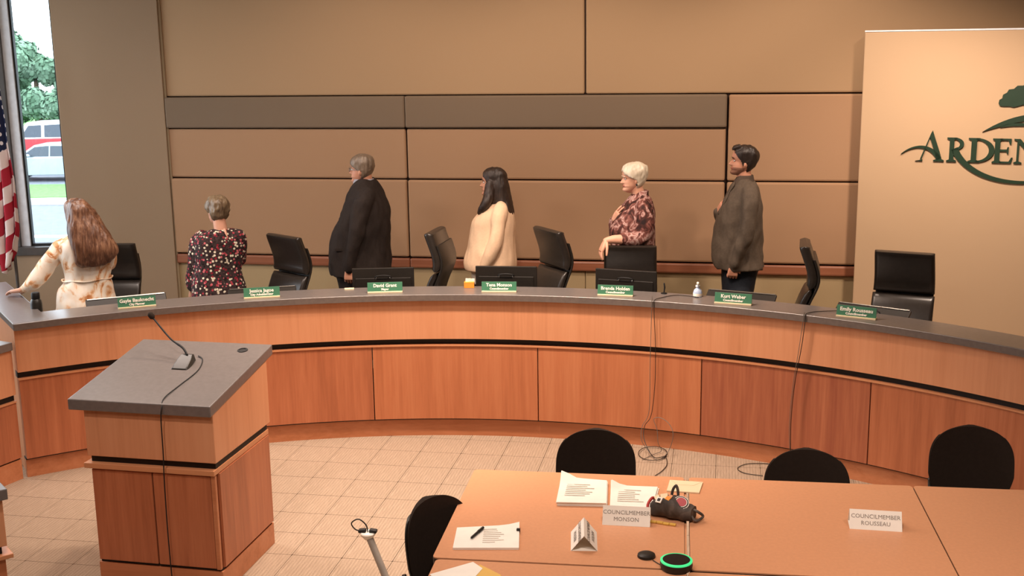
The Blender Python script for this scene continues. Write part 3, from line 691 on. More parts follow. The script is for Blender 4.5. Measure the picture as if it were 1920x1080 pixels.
# ================================================================== black stacking chairs
def stack_chair(label, p, rz, top=0.82):
    c = thing('stacking_chair', label, 'chair', (p.x, p.y, 0), rz, 'black stacking chairs round the tables')
    # local +y is the direction the sitter faces; the back stands at y = 0
    mb = MB(); rings = []
    hgt = 0.37; wz = 0.215
    def sect(z, w, off): # horizontal slice curved round the sitter
        pts = []
        for k in range(13):
            t = -1 + 2 * k / 12; pts.append((t * w, 0.045 * t * t * (w / wz) ** 2 + off, z))
        back = [(x, y - 0.035 * (1 - 0.75 * abs(x / max(w, 1e-6)) ** 4), zz) for x, y, zz in reversed(pts)]
        return pts + back
    for k in range(26):
        f = 1 - (1 - k / 25) ** 2.2; z = top - hgt + hgt * f
        if f > 0.40: w = wz * max(0.0004, 1 - ((f - 0.40) / 0.60) ** 3.2) ** 0.44
        else: w = wz * (0.84 + 0.16 * min(1, f / 0.3))
        rings.append(sect(z, max(w, 0.03), -0.05 * (f - 0.3)))
    mb.loft(rings); mb.build('backrest', M['fabric_black'], c, 50)
    sh = MB(); sh.loft([[(x * 1.015, y - 0.012, z * 1.0) for x, y, z in r] for r in rings[:16]]); sh.build('back_shell', M['plastic2'], c, 50)
    st = MB(); st.loft([[(x, y + 0.27, z) for x, y in rrect(0.44 * s, 0.44 * s, 0.12, 4)] for z, s in ((0.425, 0.9), (0.43, 0.98), (0.45, 1.0), (0.465, 0.98), (0.475, 0.88))]); st.build('seat', M['fabric_black'], c, 50)
    for sx in (-1, 1):
        MB().tube(path([(sx * 0.2, -0.02, top - 0.30), (sx * 0.2, 0.0, 0.46), (sx * 0.215, 0.08, 0.435), (sx * 0.235, -0.03, 0.0)], 14), 0.011, 8).build('leg', M['plastic2'], c, True)
        MB().tube(path([(sx * 0.2, 0.25, 0.42), (sx * 0.215, 0.40, 0.41), (sx * 0.235, 0.48, 0.0)], 10), 0.011, 8).build('leg', M['plastic2'], c, True)
    return c
def spot(u, v, z): return at_z(u, v, z)
stack_chair('black stacking chair behind the paper stacks, between table and council desk', spot(1117, 812, 0.80) + TY * 0.02, R(180 + 2), 0.80)
stack_chair('black stacking chair behind the ROUSSEAU table, lowest in view', spot(1515, 850, 0.80) + TY * 0.02, R(180 + 1), 0.80)
stack_chair('black stacking chair behind the right table, pulled back from its edge', spot(1826, 806, 0.82) + TY * 0.02, R(178), 0.82)
stack_chair('black stacking chair at the left end of the tables, seen from the side', at_z(815, 938, 0.81), R(-118), 0.81)

# ================================================================== office chairs
def office_chair(label, p, face, top=1.19):
    """p: where the backrest top stands; face: world angle the seat faces; top: height above the dais"""
    c = thing('office_chair', label, 'chair', (p.x, p.y, DAIS), face - pi / 2, 'black leather office chairs behind the council desk')
    up = top - 1.18
    # local +y = the way the sitter faces; side profile of the back (y, z)
    lower = [(0.10, 0.46), (0.065, 0.56), (0.035, 0.66), (0.0, 0.76), (-0.045, 0.86)]
    upper = [(-0.05, 0.875), (-0.062, 0.93), (-0.052, 1.0), (-0.025, 1.08), (0.0, 1.15), (0.002, 1.175)]
    def cushion(prof, w0, w1, th):
        mb = MB(); rings = []; pr = catmull(prof, 12); m = len(pr)
        for k, (y, z) in enumerate(pr):
            f = k / (m - 1); w = w0 + (w1 - w0) * f; e = min(1, min(f, 1 - f) * 7 + 0.45)
            q = [(x, yy * e) for x, yy in rrect(w, th, th * 0.46, 3)]
            rings.append([(x, y + yy + 0.010 * (x / w * 2) ** 2, z + up) for x, yy in q])
        return mb.loft(rings)
    cushion(lower, 0.43, 0.425, 0.055).build('backrest', M['leather'], c, 60)
    cushion(upper, 0.42, 0.405, 0.075).build('headrest', M['leather'], c, 60)
    sh = MB(); rings = []
    for y, z in catmull(lower + upper[1:4], 14): rings.append([(x, y - 0.034 + yy, z + up) for x, yy in rrect(0.40, 0.02, 0.008, 2)])
    sh.loft(rings); sh.build('back_shell', M['plastic'], c, 50)
    st = MB(); st.loft([[(x * s, 0.33 + y * s, z + up * 0.6) for x, y in rrect(0.48, 0.48, 0.10, 4)] for z, s in ((0.40, 0.88), (0.41, 0.97), (0.45, 1.0), (0.485, 0.97), (0.495, 0.88))]); st.build('seat', M['leather'], c, 50)
    for sx in (-1, 1):
        MB().tube(path([(sx * 0.235, 0.12, 0.42), (sx * 0.285, 0.14, 0.5), (sx * 0.285, 0.15, 0.60), (sx * 0.28, 0.22, 0.655), (sx * 0.28, 0.40, 0.655)], 14), [0.014] * 9 + [0.02] * 5, 8).build('armrest', M['plastic'], c, True)
    MB().tube([(0, 0.30, 0.09), (0, 0.30, 0.40 + up * 0.6)], 0.028, 12).build('gas_column', M['plastic2'], c, 40)
    bs = MB()
    for k in range(5):
        a = 2 * pi * k / 5 + 0.3; bs.tube([(0, 0.30, 0.11), (0.29 * cos(a), 0.30 + 0.29 * sin(a), 0.075)], [0.028, 0.018], 8)
    bs.build('star_base', M['plastic2'], c, 40)
    for k in range(5):
        a = 2 * pi * k / 5 + 0.3; MB().ball((0.29 * cos(a), 0.30 + 0.29 * sin(a), 0.03), (0.03, 0.03, 0.03), 10).build('caster', M['black'], c, True)
    return c
def chair_at(label, u, v, face, r=5.85):
    p = at_r(u, v, r); return office_chair(label, p, face, p.z - DAIS)
LEFT = YAW + pi              # world angle of "towards the left of the view"
TOCAM = YAW - pi / 2         # towards the camera
chair_at('black leather office chair half hidden behind the woman in the white floral dress', 208, 455, TOCAM - R(2), 6.4)
chair_at('black leather office chair between the spotted blouse and the charcoal suit, facing the desk', 534, 440, TOCAM - R(42), 5.75)
chair_at('black leather office chair turned aside, right of the man in the charcoal suit', 818, 430, LEFT - R(13), 5.6)
chair_at('black leather office chair turned aside, right of the woman in the cream jacket', 1030, 428, LEFT + R(28), 5.65)
c5 = chair_at('black leather office chair under the forearm of the white-haired woman', 1182, 459, TOCAM - R(6), 5.72)
chair_at('black leather office chair seen edge-on right of the man in the brown jacket', 1512, 453, LEFT - R(14), 5.6)
chair_at('black leather office chair in front of the green logo wall, rightmost', 1697, 470, TOCAM - R(27), 5.75)

# ================================================================== things on the desk
def radial(p): return atan2(p.y - CY, p.x - CX)
def monitor(label, u, v, tilt=0.0, w=0.47, turn=0.0, z=None, r=5.24, h=0.285):
    p = at_r(u, v, r); a = radial(p) + pi + turn       # its back faces the arc centre
    t = thing('monitor', label, 'monitor', (p.x, p.y, 0.93), a + pi / 2, 'black monitors along the council desk')
    top = p.z - 0.93
    mt = Matrix.Translation((0, 0, top)) @ Matrix.Rotation(tilt, 4, 'X')
    mb = MB(); mb.box((0, 0, -h / 2), (w, 0.022, h), 0, mt); mb.build('housing', M['plastic'], t, bevel=0.004)
    mb = MB(); mb.box((0, 0.018, -h * 0.55), (w * 0.72, 0.02, h * 0.62), 0, mt) if False else mb.box((0, -0.012, -h * 0.62), (w * 0.9, 0.008, h * 0.7), 0, mt); mb.build('back_cover', M['plastic'], t, bevel=0.006)
    mb = MB(); mb.box((0, 0.0125, -h / 2), (w - 0.02, 0.002, h - 0.025), 0, mt); mb.build('screen', M['black'], t)
    mb = MB(); mb.tube([mt @ Vector((0, -0.02, -h * 0.55)), Vector((0, -0.05, max(0.06, (mt @ Vector((0, 0, -h * 0.6))).z * 0.6))), Vector((0, -0.04, 0.012))], 0.016, 8); mb.build('stand_neck', M['plastic2'], t, 40)
    mb = MB(); mb.lathe([(0.10, 0.0), (0.10, 0.008), (0.09, 0.014)], 24, 0, None, (0, -0.03, 0)); mb.build('stand_base', M['plastic2'], t, 40)
    mb = MB(); mb.tube(path([(-0.06, 0, 0), (-0.05, -0.012, 0.012), (0, -0.016, 0.018), (0.05, -0.012, 0.012), (0.06, 0, 0)], 12), 0.005, 6, True, 0, mt @ Matrix.Translation((0, -0.016, -0.072))); mb.build('carry_handle', M['black'], t, True)
    for sx in (-0.053, 0.053):
        mb = MB(); mb.ball((sx, -0.018, -0.078), (0.007, 0.004, 0.009), 8, 0, mt); mb.build('screw', M['steel'], t, True)
    if tilt: mb = MB(); mb.box((0.0, -0.0135, -0.006), (w * 0.96, 0.006, 0.008), 0, mt); mb.build('top_edge_strip', M['steel'], t)
    return t
monitor('black monitor back in front of the man in the charcoal suit', 718, 502)
monitor('black monitor back in front of the woman in the cream jacket', 949, 499)
monitor('black monitor back in front of the white-haired woman', 1174, 506, 0, 0.47, R(-4))
monitor('low tilted monitor in front of the woman in the white floral dress', 236, 556, R(-38), 0.56)
monitor('low tilted monitor beside the woman in the dark spotted blouse', 492, 541, R(-58), 0.5)
monitor('low tilted monitor in front of the man in the brown jacket', 1392, 549, R(-58), 0.5)
monitor('low tilted monitor in front of the rightmost office chair', 1640, 576, R(-58), 0.5)

def nameplate(label, u, v, l1, l2, w=0.255):
    p = at_r(u, v, RL + 0.10); a = atan2(-p.y, -p.x) if False else radial(p) + pi
    toc = atan2(-p.y, -p.x); a = a * 1.0
    d = ((toc - a + pi) % (2 * pi)) - pi; a += 0.35 * d
    t = thing('nameplate', label, 'nameplate', (p.x, p.y, LED), a + pi / 2, 'green nameplates along the desk ledge')
    MB().box((0, 0, 0.006), (w, 0.05, 0.012)).build('base_strip', M['paper2'], t, bevel=0.002)
    mt = Matrix.Translation((0, -0.012, 0.010)) @ Matrix.Rotation(R(-12), 4, 'X')
    mb = MB(); mb.box((0, 0, 0.034), (w, 0.006, 0.068), 0, mt); mb.build('plate', M['green_plate'], t, bevel=0.001)
    for txt, size, z in ((l1, 0.034, 0.043), (l2, 0.021, 0.016)):
        me = text_mesh('lettering', txt, size, 0.0008, bold=0.0009); place(me, 'lettering', M['letter_white'], t, mt @ Matrix.Translation((0, -0.0042, z)) @ Matrix.Rotation(R(90), 4, 'X'))
    return t
nameplate('green nameplate before the woman in the white floral dress', 257, 574, 'Gayle Bauknecht', 'City Planner')
nameplate('green nameplate before the woman in the dark spotted blouse', 491, 553, 'Jessica Jagoe', 'City Administrator')
nameplate('green nameplate before the man in the charcoal suit', 722, 544, 'David Grant', 'Mayor')
nameplate('green nameplate before the woman in the cream jacket', 936, 545, 'Tena Monson', 'Councilmember')
nameplate('green nameplate before the white-haired woman', 1154, 552, 'Brenda Holden', 'Councilmember')
nameplate('green nameplate before the man in the brown jacket', 1375, 566, 'Kurt Weber', 'Councilmember')
nameplate('green nameplate before the rightmost office chair', 1606, 591, 'Emily Rousseau', 'Councilmember')

# bottle, sanitizer, orange box, small microphone, pad, cables
p = at_z(67, 592, LED - 0.165); p = at_r(67, 560, 5.20); b = thing('water_bottle', 'dark grey flask with black cap at the left end of the council desk', 'bottle', (p.x, p.y, 0.93))
MB().lathe([(0.036, 0), (0.040, 0.004), (0.040, 0.20), (0.036, 0.222), (0.026, 0.235)], 20).build('bottle_body', M['plastic2'], b, 40)
MB().lathe([(0.027, 0.233), (0.029, 0.236), (0.029, 0.272), (0.025, 0.279)], 20).build('cap', M['black'], b, 40)
MB().box((0.012, -0.0395, 0.10), (0.012, 0.003, 0.016)).build('logo_mark', M['letter_white'], b)
p = at_r(1308, 556, RL + 0.24); s = thing('sanitizer_bottle', 'small clear pump bottle with white label on the desk ledge', 'bottle', (p.x, p.y, LED), 0)
MB().lathe([(0.030, 0), (0.032, 0.004), (0.032, 0.03), (0.026, 0.05), (0.012, 0.062), (0.012, 0.07)], 18).build('bottle_body', M['blue_cap'], s, 40)
MB().lathe([(0.0325, 0.006), (0.0325, 0.026)], 18).build('label_band', M['letter_white'], s, 40)
MB().lathe([(0.012, 0.07), (0.016, 0.071), (0.016, 0.082), (0.006, 0.084), (0.006, 0.098)], 14).build('pump_collar', M['glass_clear'], s, 40)
MB().box((0, -0.012, 0.100), (0.016, 0.044, 0.010)).build('pump_head', M['letter_white'], s, bevel=0.003)
p = at_r(880, 542, RL + 0.25); s = thing('note_box', 'small orange card box with white slips beside a monitor', 'box', (p.x, p.y, LED), 0.15)
MB().box((0, 0, 0.022), (0.075, 0.05, 0.044)).build('box_body', M['orange'], s, bevel=0.002)
for k, (dx, rr) in enumerate(((-0.02, 6), (0.008, -8), (0.024, 3))): MB().box((dx, 0.004 * k, 0.052), (0.026, 0.003, 0.03), 0, Matrix.Rotation(R(rr), 4, 'Y')).build('paper_slip', M['paper'], s)
p = at_r(1245, 551, RL + 0.26); s = thing('small_microphone', 'short black stick microphone on the ledge right of the white-haired woman', 'microphone', (p.x, p.y, LED))
MB().lathe([(0.022, 0), (0.022, 0.006), (0.010, 0.010)], 14).build('microphone_base', M['black'], s, 40)
MB().tube([(0, 0, 0.008), (0.004, 0, 0.045), (0.0, 0, 0.075)], [0.004, 0.006, 0.005], 8, 'round').build('microphone_stem', M['black'], s, True)
p = at_r(655, 543, RL + 0.25); s = tag(MB().box((0, 0, 0.004), (0.07, 0.04, 0.008)).build('note_pad', M['paper2'], None, bevel=0.001, loc=(p.x, p.y, LED)), 'small cream note pad on the ledge left of the mayor nameplate', 'pad')
s.rotation_euler = (0, 0, 0.3)

def cable(name, label, pts, r, mat, root=None, sub=80):
    P = path(pts, sub); o = P[0].copy()
    q = MB().tube([x - o for x in P], r, 6).build(name, M[mat], None, True, loc=o); return tag(q, label, 'cable')
RF = RL - 0.008
def on_face(u, v): return at_r(u, v, RF)
l0 = at_r(1310, 553, RL + 0.2); l1 = at_r(1270, 552, RL + 0.22); l2 = at_r(1240, 557, RL + 0.1); ltop = at_r(1227, 562, RL)
for q in (l0, l1, l2, ltop): q.z = LED + 0.005
hang = [on_face(1226, 575), on_face(1229, 650), on_face(1228, 720), on_face(1221, 778)]
def ring(cu, cv, ru, rv, a0, a1, n, z):
    return [at_z(cu + ru * cos(R(a0 + (a1 - a0) * k / n)), cv + rv * sin(R(a0 + (a1 - a0) * k / n)), z + 0.004 * (k % 3)) for k in range(n + 1)]
def fr(u, v, d): return at_r(u, v, RF - d)
cable('desk_cable', 'thin dark cable from the ledge to a loose coil on the carpet', [l0, l1, l2, ltop] + hang + [fr(1209, 798, 0.03), fr(1207, 820, 0.08), at_z(1215, 842, 0.06), at_z(1228, 858, 0.01)] + ring(1224, 850, 27, 13, 20, 400, 10, 0.006) + [at_z(1249, 858, 0.01), at_z(1250, 872, 0.006), at_z(1240, 884, 0.006), at_z(1228, 892, 0.006)], 0.0026, 'plastic', sub=160)
l3 = at_r(1222, 558, RL + 0.12); l3.z = LED + 0.005; lt3 = at_r(1222, 562, RL); lt3.z = LED + 0.005
cable('desk_cable', 'thin grey cable hanging left of the dark one, ending in wide loops', [l3, lt3, on_face(1222, 575), on_face(1219, 680), on_face(1217, 770), fr(1204, 800, 0.03), fr(1203, 825, 0.07), at_z(1214, 843, 0.03), at_z(1232, 862, 0.008), at_z(1252, 848, 0.03), fr(1262, 818, 0.07), fr(1256, 797, 0.04), fr(1240, 784, 0.02), fr(1226, 786, 0.02), fr(1232, 806, 0.04), fr(1234, 830, 0.06), at_z(1240, 845, 0.02), at_z(1225, 852, 0.008), at_z(1204, 862, 0.006)], 0.0022, 'grey_metal', sub=160)
a0_ = at_r(1575, 572, RL + 0.22); a1_ = at_r(1545, 571, RL + 0.15); a2_ = at_r(1522, 575, RL + 0.08); a3_ = at_r(1511, 586, RL)
for q in (a0_, a1_, a2_, a3_): q.z = LED + 0.005
cable('desk_cable', 'thin dark cable hanging from the ledge near the rightmost nameplate', [a0_, a1_, a2_, a3_, on_face(1510, 600), on_face(1503, 650), on_face(1490, 720), on_face(1483, 790), on_face(1482, 845), at_z(1478, 870, 0.008), at_z(1430, 869, 0.006), at_z(1400, 870, 0.006), at_z(1383, 878, 0.006), at_z(1396, 887, 0.006), at_z(1430, 892, 0.006)], 0.0026, 'plastic', sub=140)
b3_ = at_r(1508, 580, RL + 0.06); b4_ = at_r(1507, 585, RL); b3_.z = b4_.z = LED + 0.005
cable('desk_cable', 'thin grey cable beside the dark one below the rightmost chairs', [b3_, b4_, on_face(1506, 600), on_face(1497, 660), on_face(1486, 730), on_face(1480, 800), on_face(1481, 842)], 0.0020, 'grey_metal')

# ================================================================== things on the tables
def flat(u, v, dz=0.0): return at_z(u, v, TZ + dz)
def sheet(name, corners, mat, z0, th=0.0012, root=None, curl=None, n=6):
    """one sheet between four picked corners (tl, tr, br, bl); curl lifts a corner"""
    tl_, tr_, br_, bl_ = [flat(*c) for c in corners]; top, bot = [], []
    for j in range(n + 1):
        for i in range(n + 1):
            s_, t_ = i / n, j / n; p = (tl_ * (1 - s_) + tr_ * s_) * (1 - t_) + (bl_ * (1 - s_) + br_ * s_) * t_
            lift = 0
            if curl:
                cu, cv, hh, rad = curl; d = hypot(s_ - cu, t_ - cv); lift = hh * max(0, 1 - d / rad) ** 2
            p = Vector((p.x, p.y, TZ + z0 + lift)); top.append(p + Vector((0, 0, th))); bot.append(p)
    mb = MB(); N = n + 1; o = N * N
    fs = []
    for j in range(n):
        for i in range(n): a = j * N + i; fs += [(a, a + 1, a + N + 1, a + N), (o + a, o + a + N, o + a + N + 1, o + a + 1)]
    per = [(0, k) for k in range(n)] + [(k, n) for k in range(n)] + [(n, n - k) for k in range(n)] + [(n - k, 0) for k in range(n)]
    idx = [j * N + i for j, i in per]
    for k in range(len(idx)): a, b_ = idx[k], idx[(k + 1) % len(idx)]; fs.append((a, b_, o + b_, o + a))
    mb.add(top + bot, fs); return mb.build(name, mat, root, 40, root is not None)
def print_lines(root, corners, rows, z, mat='ink_soft'):
    mb = MB(); tl_, tr_, br_, bl_ = [flat(*c) for c in corners]
    for k in range(rows):
        t_ = (k + 0.5) / rows; a = tl_ * (1 - t_) + bl_ * t_; b_ = tr_ * (1 - t_) + br_ * t_
        e = 0.55 + 0.42 * random.random(); b_ = a + (b_ - a) * e; w = (bl_ - tl_) * (0.16 / rows)
        mb.add([a - w, b_ - w, b_ + w, a + w], [(0, 1, 2, 3)])
    for q in mb.v: q.z = TZ + z
    return mb.build('printed_lines', M[mat], root, None, True)
def paper_pile(label, c, n, curl, group='paper stacks on the table'):
    o = flat((c[0][0] + c[2][0]) / 2, (c[0][1] + c[2][1]) / 2)
    t = thing('paper_stack', label, 'papers', (o.x, o.y, TZ), 0, group); rnd = random.Random(int(c[0][0]))
    for k in range(n):
        j = lambda: (rnd.uniform(-3.5, 3.5), rnd.uniform(-2.0, 2.0))
        cc = [(a + dx, b + dy) for (a, b), (dx, dy) in zip(c, [j()] * 4)] if k < n - 1 else c
        sheet('sheet', cc, M['paper'], 0.0005 + k * 0.0042, 0.0034, t, curl if k >= n - 2 else None)
    return t
t = paper_pile('thick uneven paper stack with a curled corner, left of the two', [(1053, 901), (1138, 908), (1137, 951), (1043, 949)], 5, (0.05, 0.0, 0.045, 0.35))
print_lines(t, [(1064, 914), (1126, 916), (1125, 940), (1058, 938)], 7, 0.0225)
t = paper_pile('paper stack with its far left corner raised, beside the grey bag', [(1147, 914), (1233, 917), (1222, 959), (1145, 957)], 3, (0.0, 0.0, 0.03, 0.4))
print_lines(t, [(1160, 921), (1215, 924), (1212, 948), (1157, 946)], 7, 0.0140)
o = flat(910, 1010); t = thing('agenda_booklet', 'white printed booklet with a black clip under the pen', 'papers', (o.x, o.y, TZ))
ck = [(857, 993), (974, 987), (973, 1031), (849, 1031)]
for k in range(3): sheet('sheet', ck, M['paper'], 0.0004 + 0.0034 * k, 0.003, t, (1.0, 0.0, 0.012, 0.35) if k == 2 else None)
print_lines(t, [(908, 995), (948, 994), (946, 1022), (904, 1023)], 8, 0.0112)
q = flat(972, 999); MB().box((q.x, q.y, TZ + 0.012), (0.016, 0.012, 0.018)).build('binder_clip', M['black'], t, None, True, bevel=0.002)
a, b_ = flat(883, 1016), flat(906, 996); a.z = b_.z = TZ + 0.0175; d = (b_ - a)
pn_ = thing('pen', 'black pen lying across the white booklet', 'pen', a)
MB().tube([(0, 0, 0), d * 0.06, d * 0.6], [0.002, 0.0055, 0.006], 10).build('pen_barrel', M['plastic'], pn_, 40)
MB().tube([d * 0.6, d * 0.62, d], [0.0068, 0.0070, 0.0064], 10, True).build('pen_cap', M['black'], pn_, 40)
MB().box((0, 0, 0), (0.03, 0.003, 0.0016), 0, Matrix.Translation(d * 0.8 + Vector((0, 0, 0.0078))) @ Matrix.Rotation(atan2(d.y, d.x), 4, 'Z')).build('clip', M['steel'], pn_)
o = flat(1284, 915); t = thing('cream_envelope', 'cream slip bridging the gap between the two tables, behind the grey bag', 'envelope', (o.x, o.y, TZ))
ce = [(1256, 902), (1318, 906), (1311, 926), (1250, 922)]
sheet('envelope_body', ce, M['paper2'], 0.0006, 0.006, t); sheet('flap', [(1258, 903), (1316, 906.5), (1300, 913), (1270, 911)], M['paper2'], 0.0068, 0.0008, t)
o = flat(880, 1080); t = thing('manila_folder', 'manila folder lying on the nearest table, bottom edge of the frame', 'folder', (o.x, o.y, TZ))
sheet('folder_cover', [(900, 1060), (940, 1080), (900, 1150), (830, 1130)], M['manila'], 0.0004, 0.004, t)
o = flat(850, 1075); t = thing('loose_sheet', 'white sheet half under the manila folder on the nearest table', 'papers', (o.x, o.y, TZ))
sheet('sheet', [(887, 1056), (905, 1068), (850, 1130), (806, 1079)], M['paper'], 0.0050, 0.001, t)

def tent(label, u, v, rz, l1, l2, w=0.215, d=0.10, h=0.075, size=0.026):
    p = flat(u, v); t = thing('tent_card', label, 'name card', (p.x, p.y, TZ), rz, 'folded white name cards on the tables')
    th = 0.0012
    for sgn, nm in ((-1, 'front_face'), (1, 'back_face')):
        mb = MB(); y = sgn * d / 2
        mb.add([(-w / 2, y, 0), (w / 2, y, 0), (w / 2, 0, h), (-w / 2, 0, h), (-w / 2, y - sgn * th, 0), (w / 2, y - sgn * th, 0), (w / 2, 0, h - th * 2), (-w / 2, 0, h - th * 2)],
               [(0, 1, 2, 3), (7, 6, 5, 4), (0, 4, 5, 1), (1, 5, 6, 2), (2, 6, 7, 3), (3, 7, 4, 0)])
        mb.build(nm, M['paper'], t)
        n = Vector((0, sgn * h, d / 2)).normalized(); up = Vector((0, -sgn * d / 2, h)).normalized(); xx = up.cross(n)
        for txt, f in ((l1, 0.66), (l2, 0.32)):
            me = text_mesh('lettering', txt, size, 0.0003); o_ = Vector((0, y * (1 - f), h * f)) + n * 0.0008
            place(me, 'lettering', M['ink'], t, frame(o_, xx, up, n))
    MB().box((0, 0, 0.0006), (w, d - 0.006, 0.0010)).build('floor_flap', M['paper'], t)
    return t
tent('white tent card reading COUNCILMEMBER MONSON below the paper stacks', 1175, 978, ta + R(-1), 'COUNCILMEMBER', 'MONSON')
tent('white tent card reading COUNCILMEMBER ROUSSEAU alone on its table', 1640, 986, ta - R(3), 'COUNCILMEMBER', 'ROUSSEAU', 0.225)
tent('white tent card turned end-on, its ridge pointing away', 1095, 1015, R(97), 'COUNCILMEMBER', 'HOLDEN', 0.20, 0.115, 0.07)

# speakerphone, puck
p = flat(1268, 1066); s = thing('speakerphone', 'round dark speakerphone with a glowing green ring at the table joint', 'speakerphone', (p.x, p.y, TZ))
MB().lathe([(0.055, 0), (0.064, 0.004), (0.068, 0.02), (0.066, 0.034)], 36).build('speaker_body', M['plastic'], s, 40)
gm_ = NT('green_led'); gm_.b.inputs['Base Color'].default_value = lin('#2fae6a'); gm_.b.inputs['Emission Color'].default_value = lin('#3fe08a'); gm_.b.inputs['Emission Strength'].default_value = 0.75
MB().lathe([(0.066, 0.034), (0.0665, 0.039), (0.057, 0.0415), (0.057, 0.034)], 36).build('light_ring', gm_.m, s, 40)
MB().lathe([(0.057, 0.034), (0.057, 0.0405), (0.05, 0.042)], 36).build('speaker_grille', M['fabric_black'], s, 40)
p = flat(1212, 1044); s2 = thing('microphone_puck', 'small flat black round microphone with a thin cord, beside the speakerphone', 'microphone', (p.x, p.y, TZ))
MB().lathe([(0.036, 0), (0.039, 0.003), (0.037, 0.012), (0.028, 0.017), (0.012, 0.018)], 28).build('puck_body', M['plastic'], s2, 40)
e0, e1, e2 = flat(1224, 1050, 0.004), flat(1235, 1057, 0.004), flat(1250, 1064, 0.006)
MB().tube(path([q - Vector((p.x, p.y, TZ)) for q in (e0, e1, e2)], 12), 0.002, 6).build('microphone_cord', M['plastic2'], s2, True)

# grey printed tote lying on the table
p = flat(1262, 968); bag = thing('tote_bag', 'crumpled dark grey tote with pink emblem, stickers and upright handle', 'bag', (p.x, p.y, TZ), R(-17))
mb = MB(); rings = []
for k in range(13):
    f = k / 12; x = -0.098 + 0.196 * f; w = 0.058 * (1 - 0.2 * abs(2 * f - 1) ** 3); hh = 0.092 * (0.75 + 0.35 * sin(pi * min(1, f * 1.2)) ) * (1 if 0 < k < 12 else 0.9)
    r_ = []
    for a in range(16):
        t_ = 2 * pi * a / 16; cc, ss = cos(t_), sin(t_)
        y = w * abs(cc) ** 0.7 * (1 if cc > 0 else -1); z = hh * 0.5 + hh * 0.5 * abs(ss) ** 0.7 * (1 if ss > 0 else -1)
        nz = noise.noise(Vector((x * 28, y * 30, z * 30))) * 0.010
        r_.append((x + nz * 0.6, y + nz - 0.015 * (z / hh), max(0.0015, z + nz * (0.8 if z > 0.02 else 0))))
    rings.append(r_)
M['bag'] = blotched('grey_bag_cloth', [(0.3, '#37312d'), (0.55, '#4f4741'), (0.75, '#75695f')], 14, 0.8)
mb.loft(rings); mb.build('bag_body', M['bag'], bag, 50)
from mathutils.bvhtree import BVHTree
bag_tree = BVHTree.FromPolygons([tuple(v) for v in mb.v], [list(f) for f in mb.f])
def on_bag(x, y):
    """frame on the cloth, looked for from the front and above"""
    o_ = Vector((x, y, 0.06)) + Vector((0, -0.6, 0.6)); d_ = Vector((0, 0.6, -0.6)).normalized()
    p_, n_, _, _ = bag_tree.ray_cast(o_, d_)
    if p_ is None: p_, n_ = Vector((x, y, 0.08)), Vector((0, -0.7, 0.7))
    if n_.dot(d_) > 0: n_ = -n_
    n_ = (n_ - d_ * 1.2).normalized()
    return p_, n_
def decal(name, x, y, lift, r, mat):
    p_, n_ = on_bag(x, y); m_ = Matrix.Translation(p_ + n_ * lift) @ n_.to_track_quat('Z', 'Y').to_matrix().to_4x4()
    MB().lathe([(r, -0.004), (r, 0.0012)], 20, 0, m_).build(name, M[mat], bag, 40)
M['pink'] = plain('pink_print', '#b9585c', 0.7)
for lift, r_, mt_ in ((0.003, 0.036, 'paper'), (0.0044, 0.0325, 'bag'), (0.0058, 0.027, 'paper'), (0.0072, 0.0235, 'pink')): decal('emblem', 0.045, 0.0, lift, r_, mt_)
for x, y, w, mt_ in ((-0.050, -0.022, 0.028, 'paper'), (-0.035, 0.012, 0.034, 'paper2'), (-0.012, 0.0, 0.022, 'orange'), (-0.070, 0.006, 0.024, 'paper2'), (-0.008, 0.022, 0.018, 'table')):
    p_, n_ = on_bag(x, y); m_ = Matrix.Translation(p_ + n_ * 0.003) @ n_.to_track_quat('Z', 'Y').to_matrix().to_4x4() @ Matrix.Rotation(x * 30, 4, 'Z')
    MB().box((0, 0, -0.001), (w, w, 0.005), 0, m_).build('sticker', M[mt_], bag)
    if x == -0.050: MB().box((0, 0, 0.002), (w * 0.5, w * 0.5, 0.003), 0, m_).build('sticker', M['black'], bag)
MB().tube(path([(-0.104, -0.045, 0.012), (-0.112, -0.03, 0.05), (-0.105, 0.02, 0.066), (-0.098, 0.045, 0.02)], 14), 0.007, 8).build('red_piping', M['red'], bag, True)
MB().tube(path([(-0.016, 0.02, 0.085), (-0.010, 0.022, 0.12), (0.004, 0.024, 0.142), (0.014, 0.022, 0.118), (0.018, 0.016, 0.085)], 18), 0.0065, 6, True, 0, None).build('handle', M['bag'], bag, True)
MB().tube(path([(0.095, 0.0, 0.05), (0.125, -0.01, 0.045), (0.14, 0.01, 0.02), (0.12, -0.035, 0.012), (0.098, -0.03, 0.03)], 16), 0.0065, 6).build('strap_end', M['bag'], bag, True)
p = flat(1243, 983); s = thing('folding_ruler', 'short yellow notched wooden stick under the near edge of the grey tote', 'ruler', (p.x, p.y, TZ), R(-14))
for k in range(4): MB().box((-0.045 + 0.03 * k, 0.002 * (k % 2), 0.005), (0.029, 0.018, 0.009)).build('segment', M['yellow'], s, bevel=0.002)

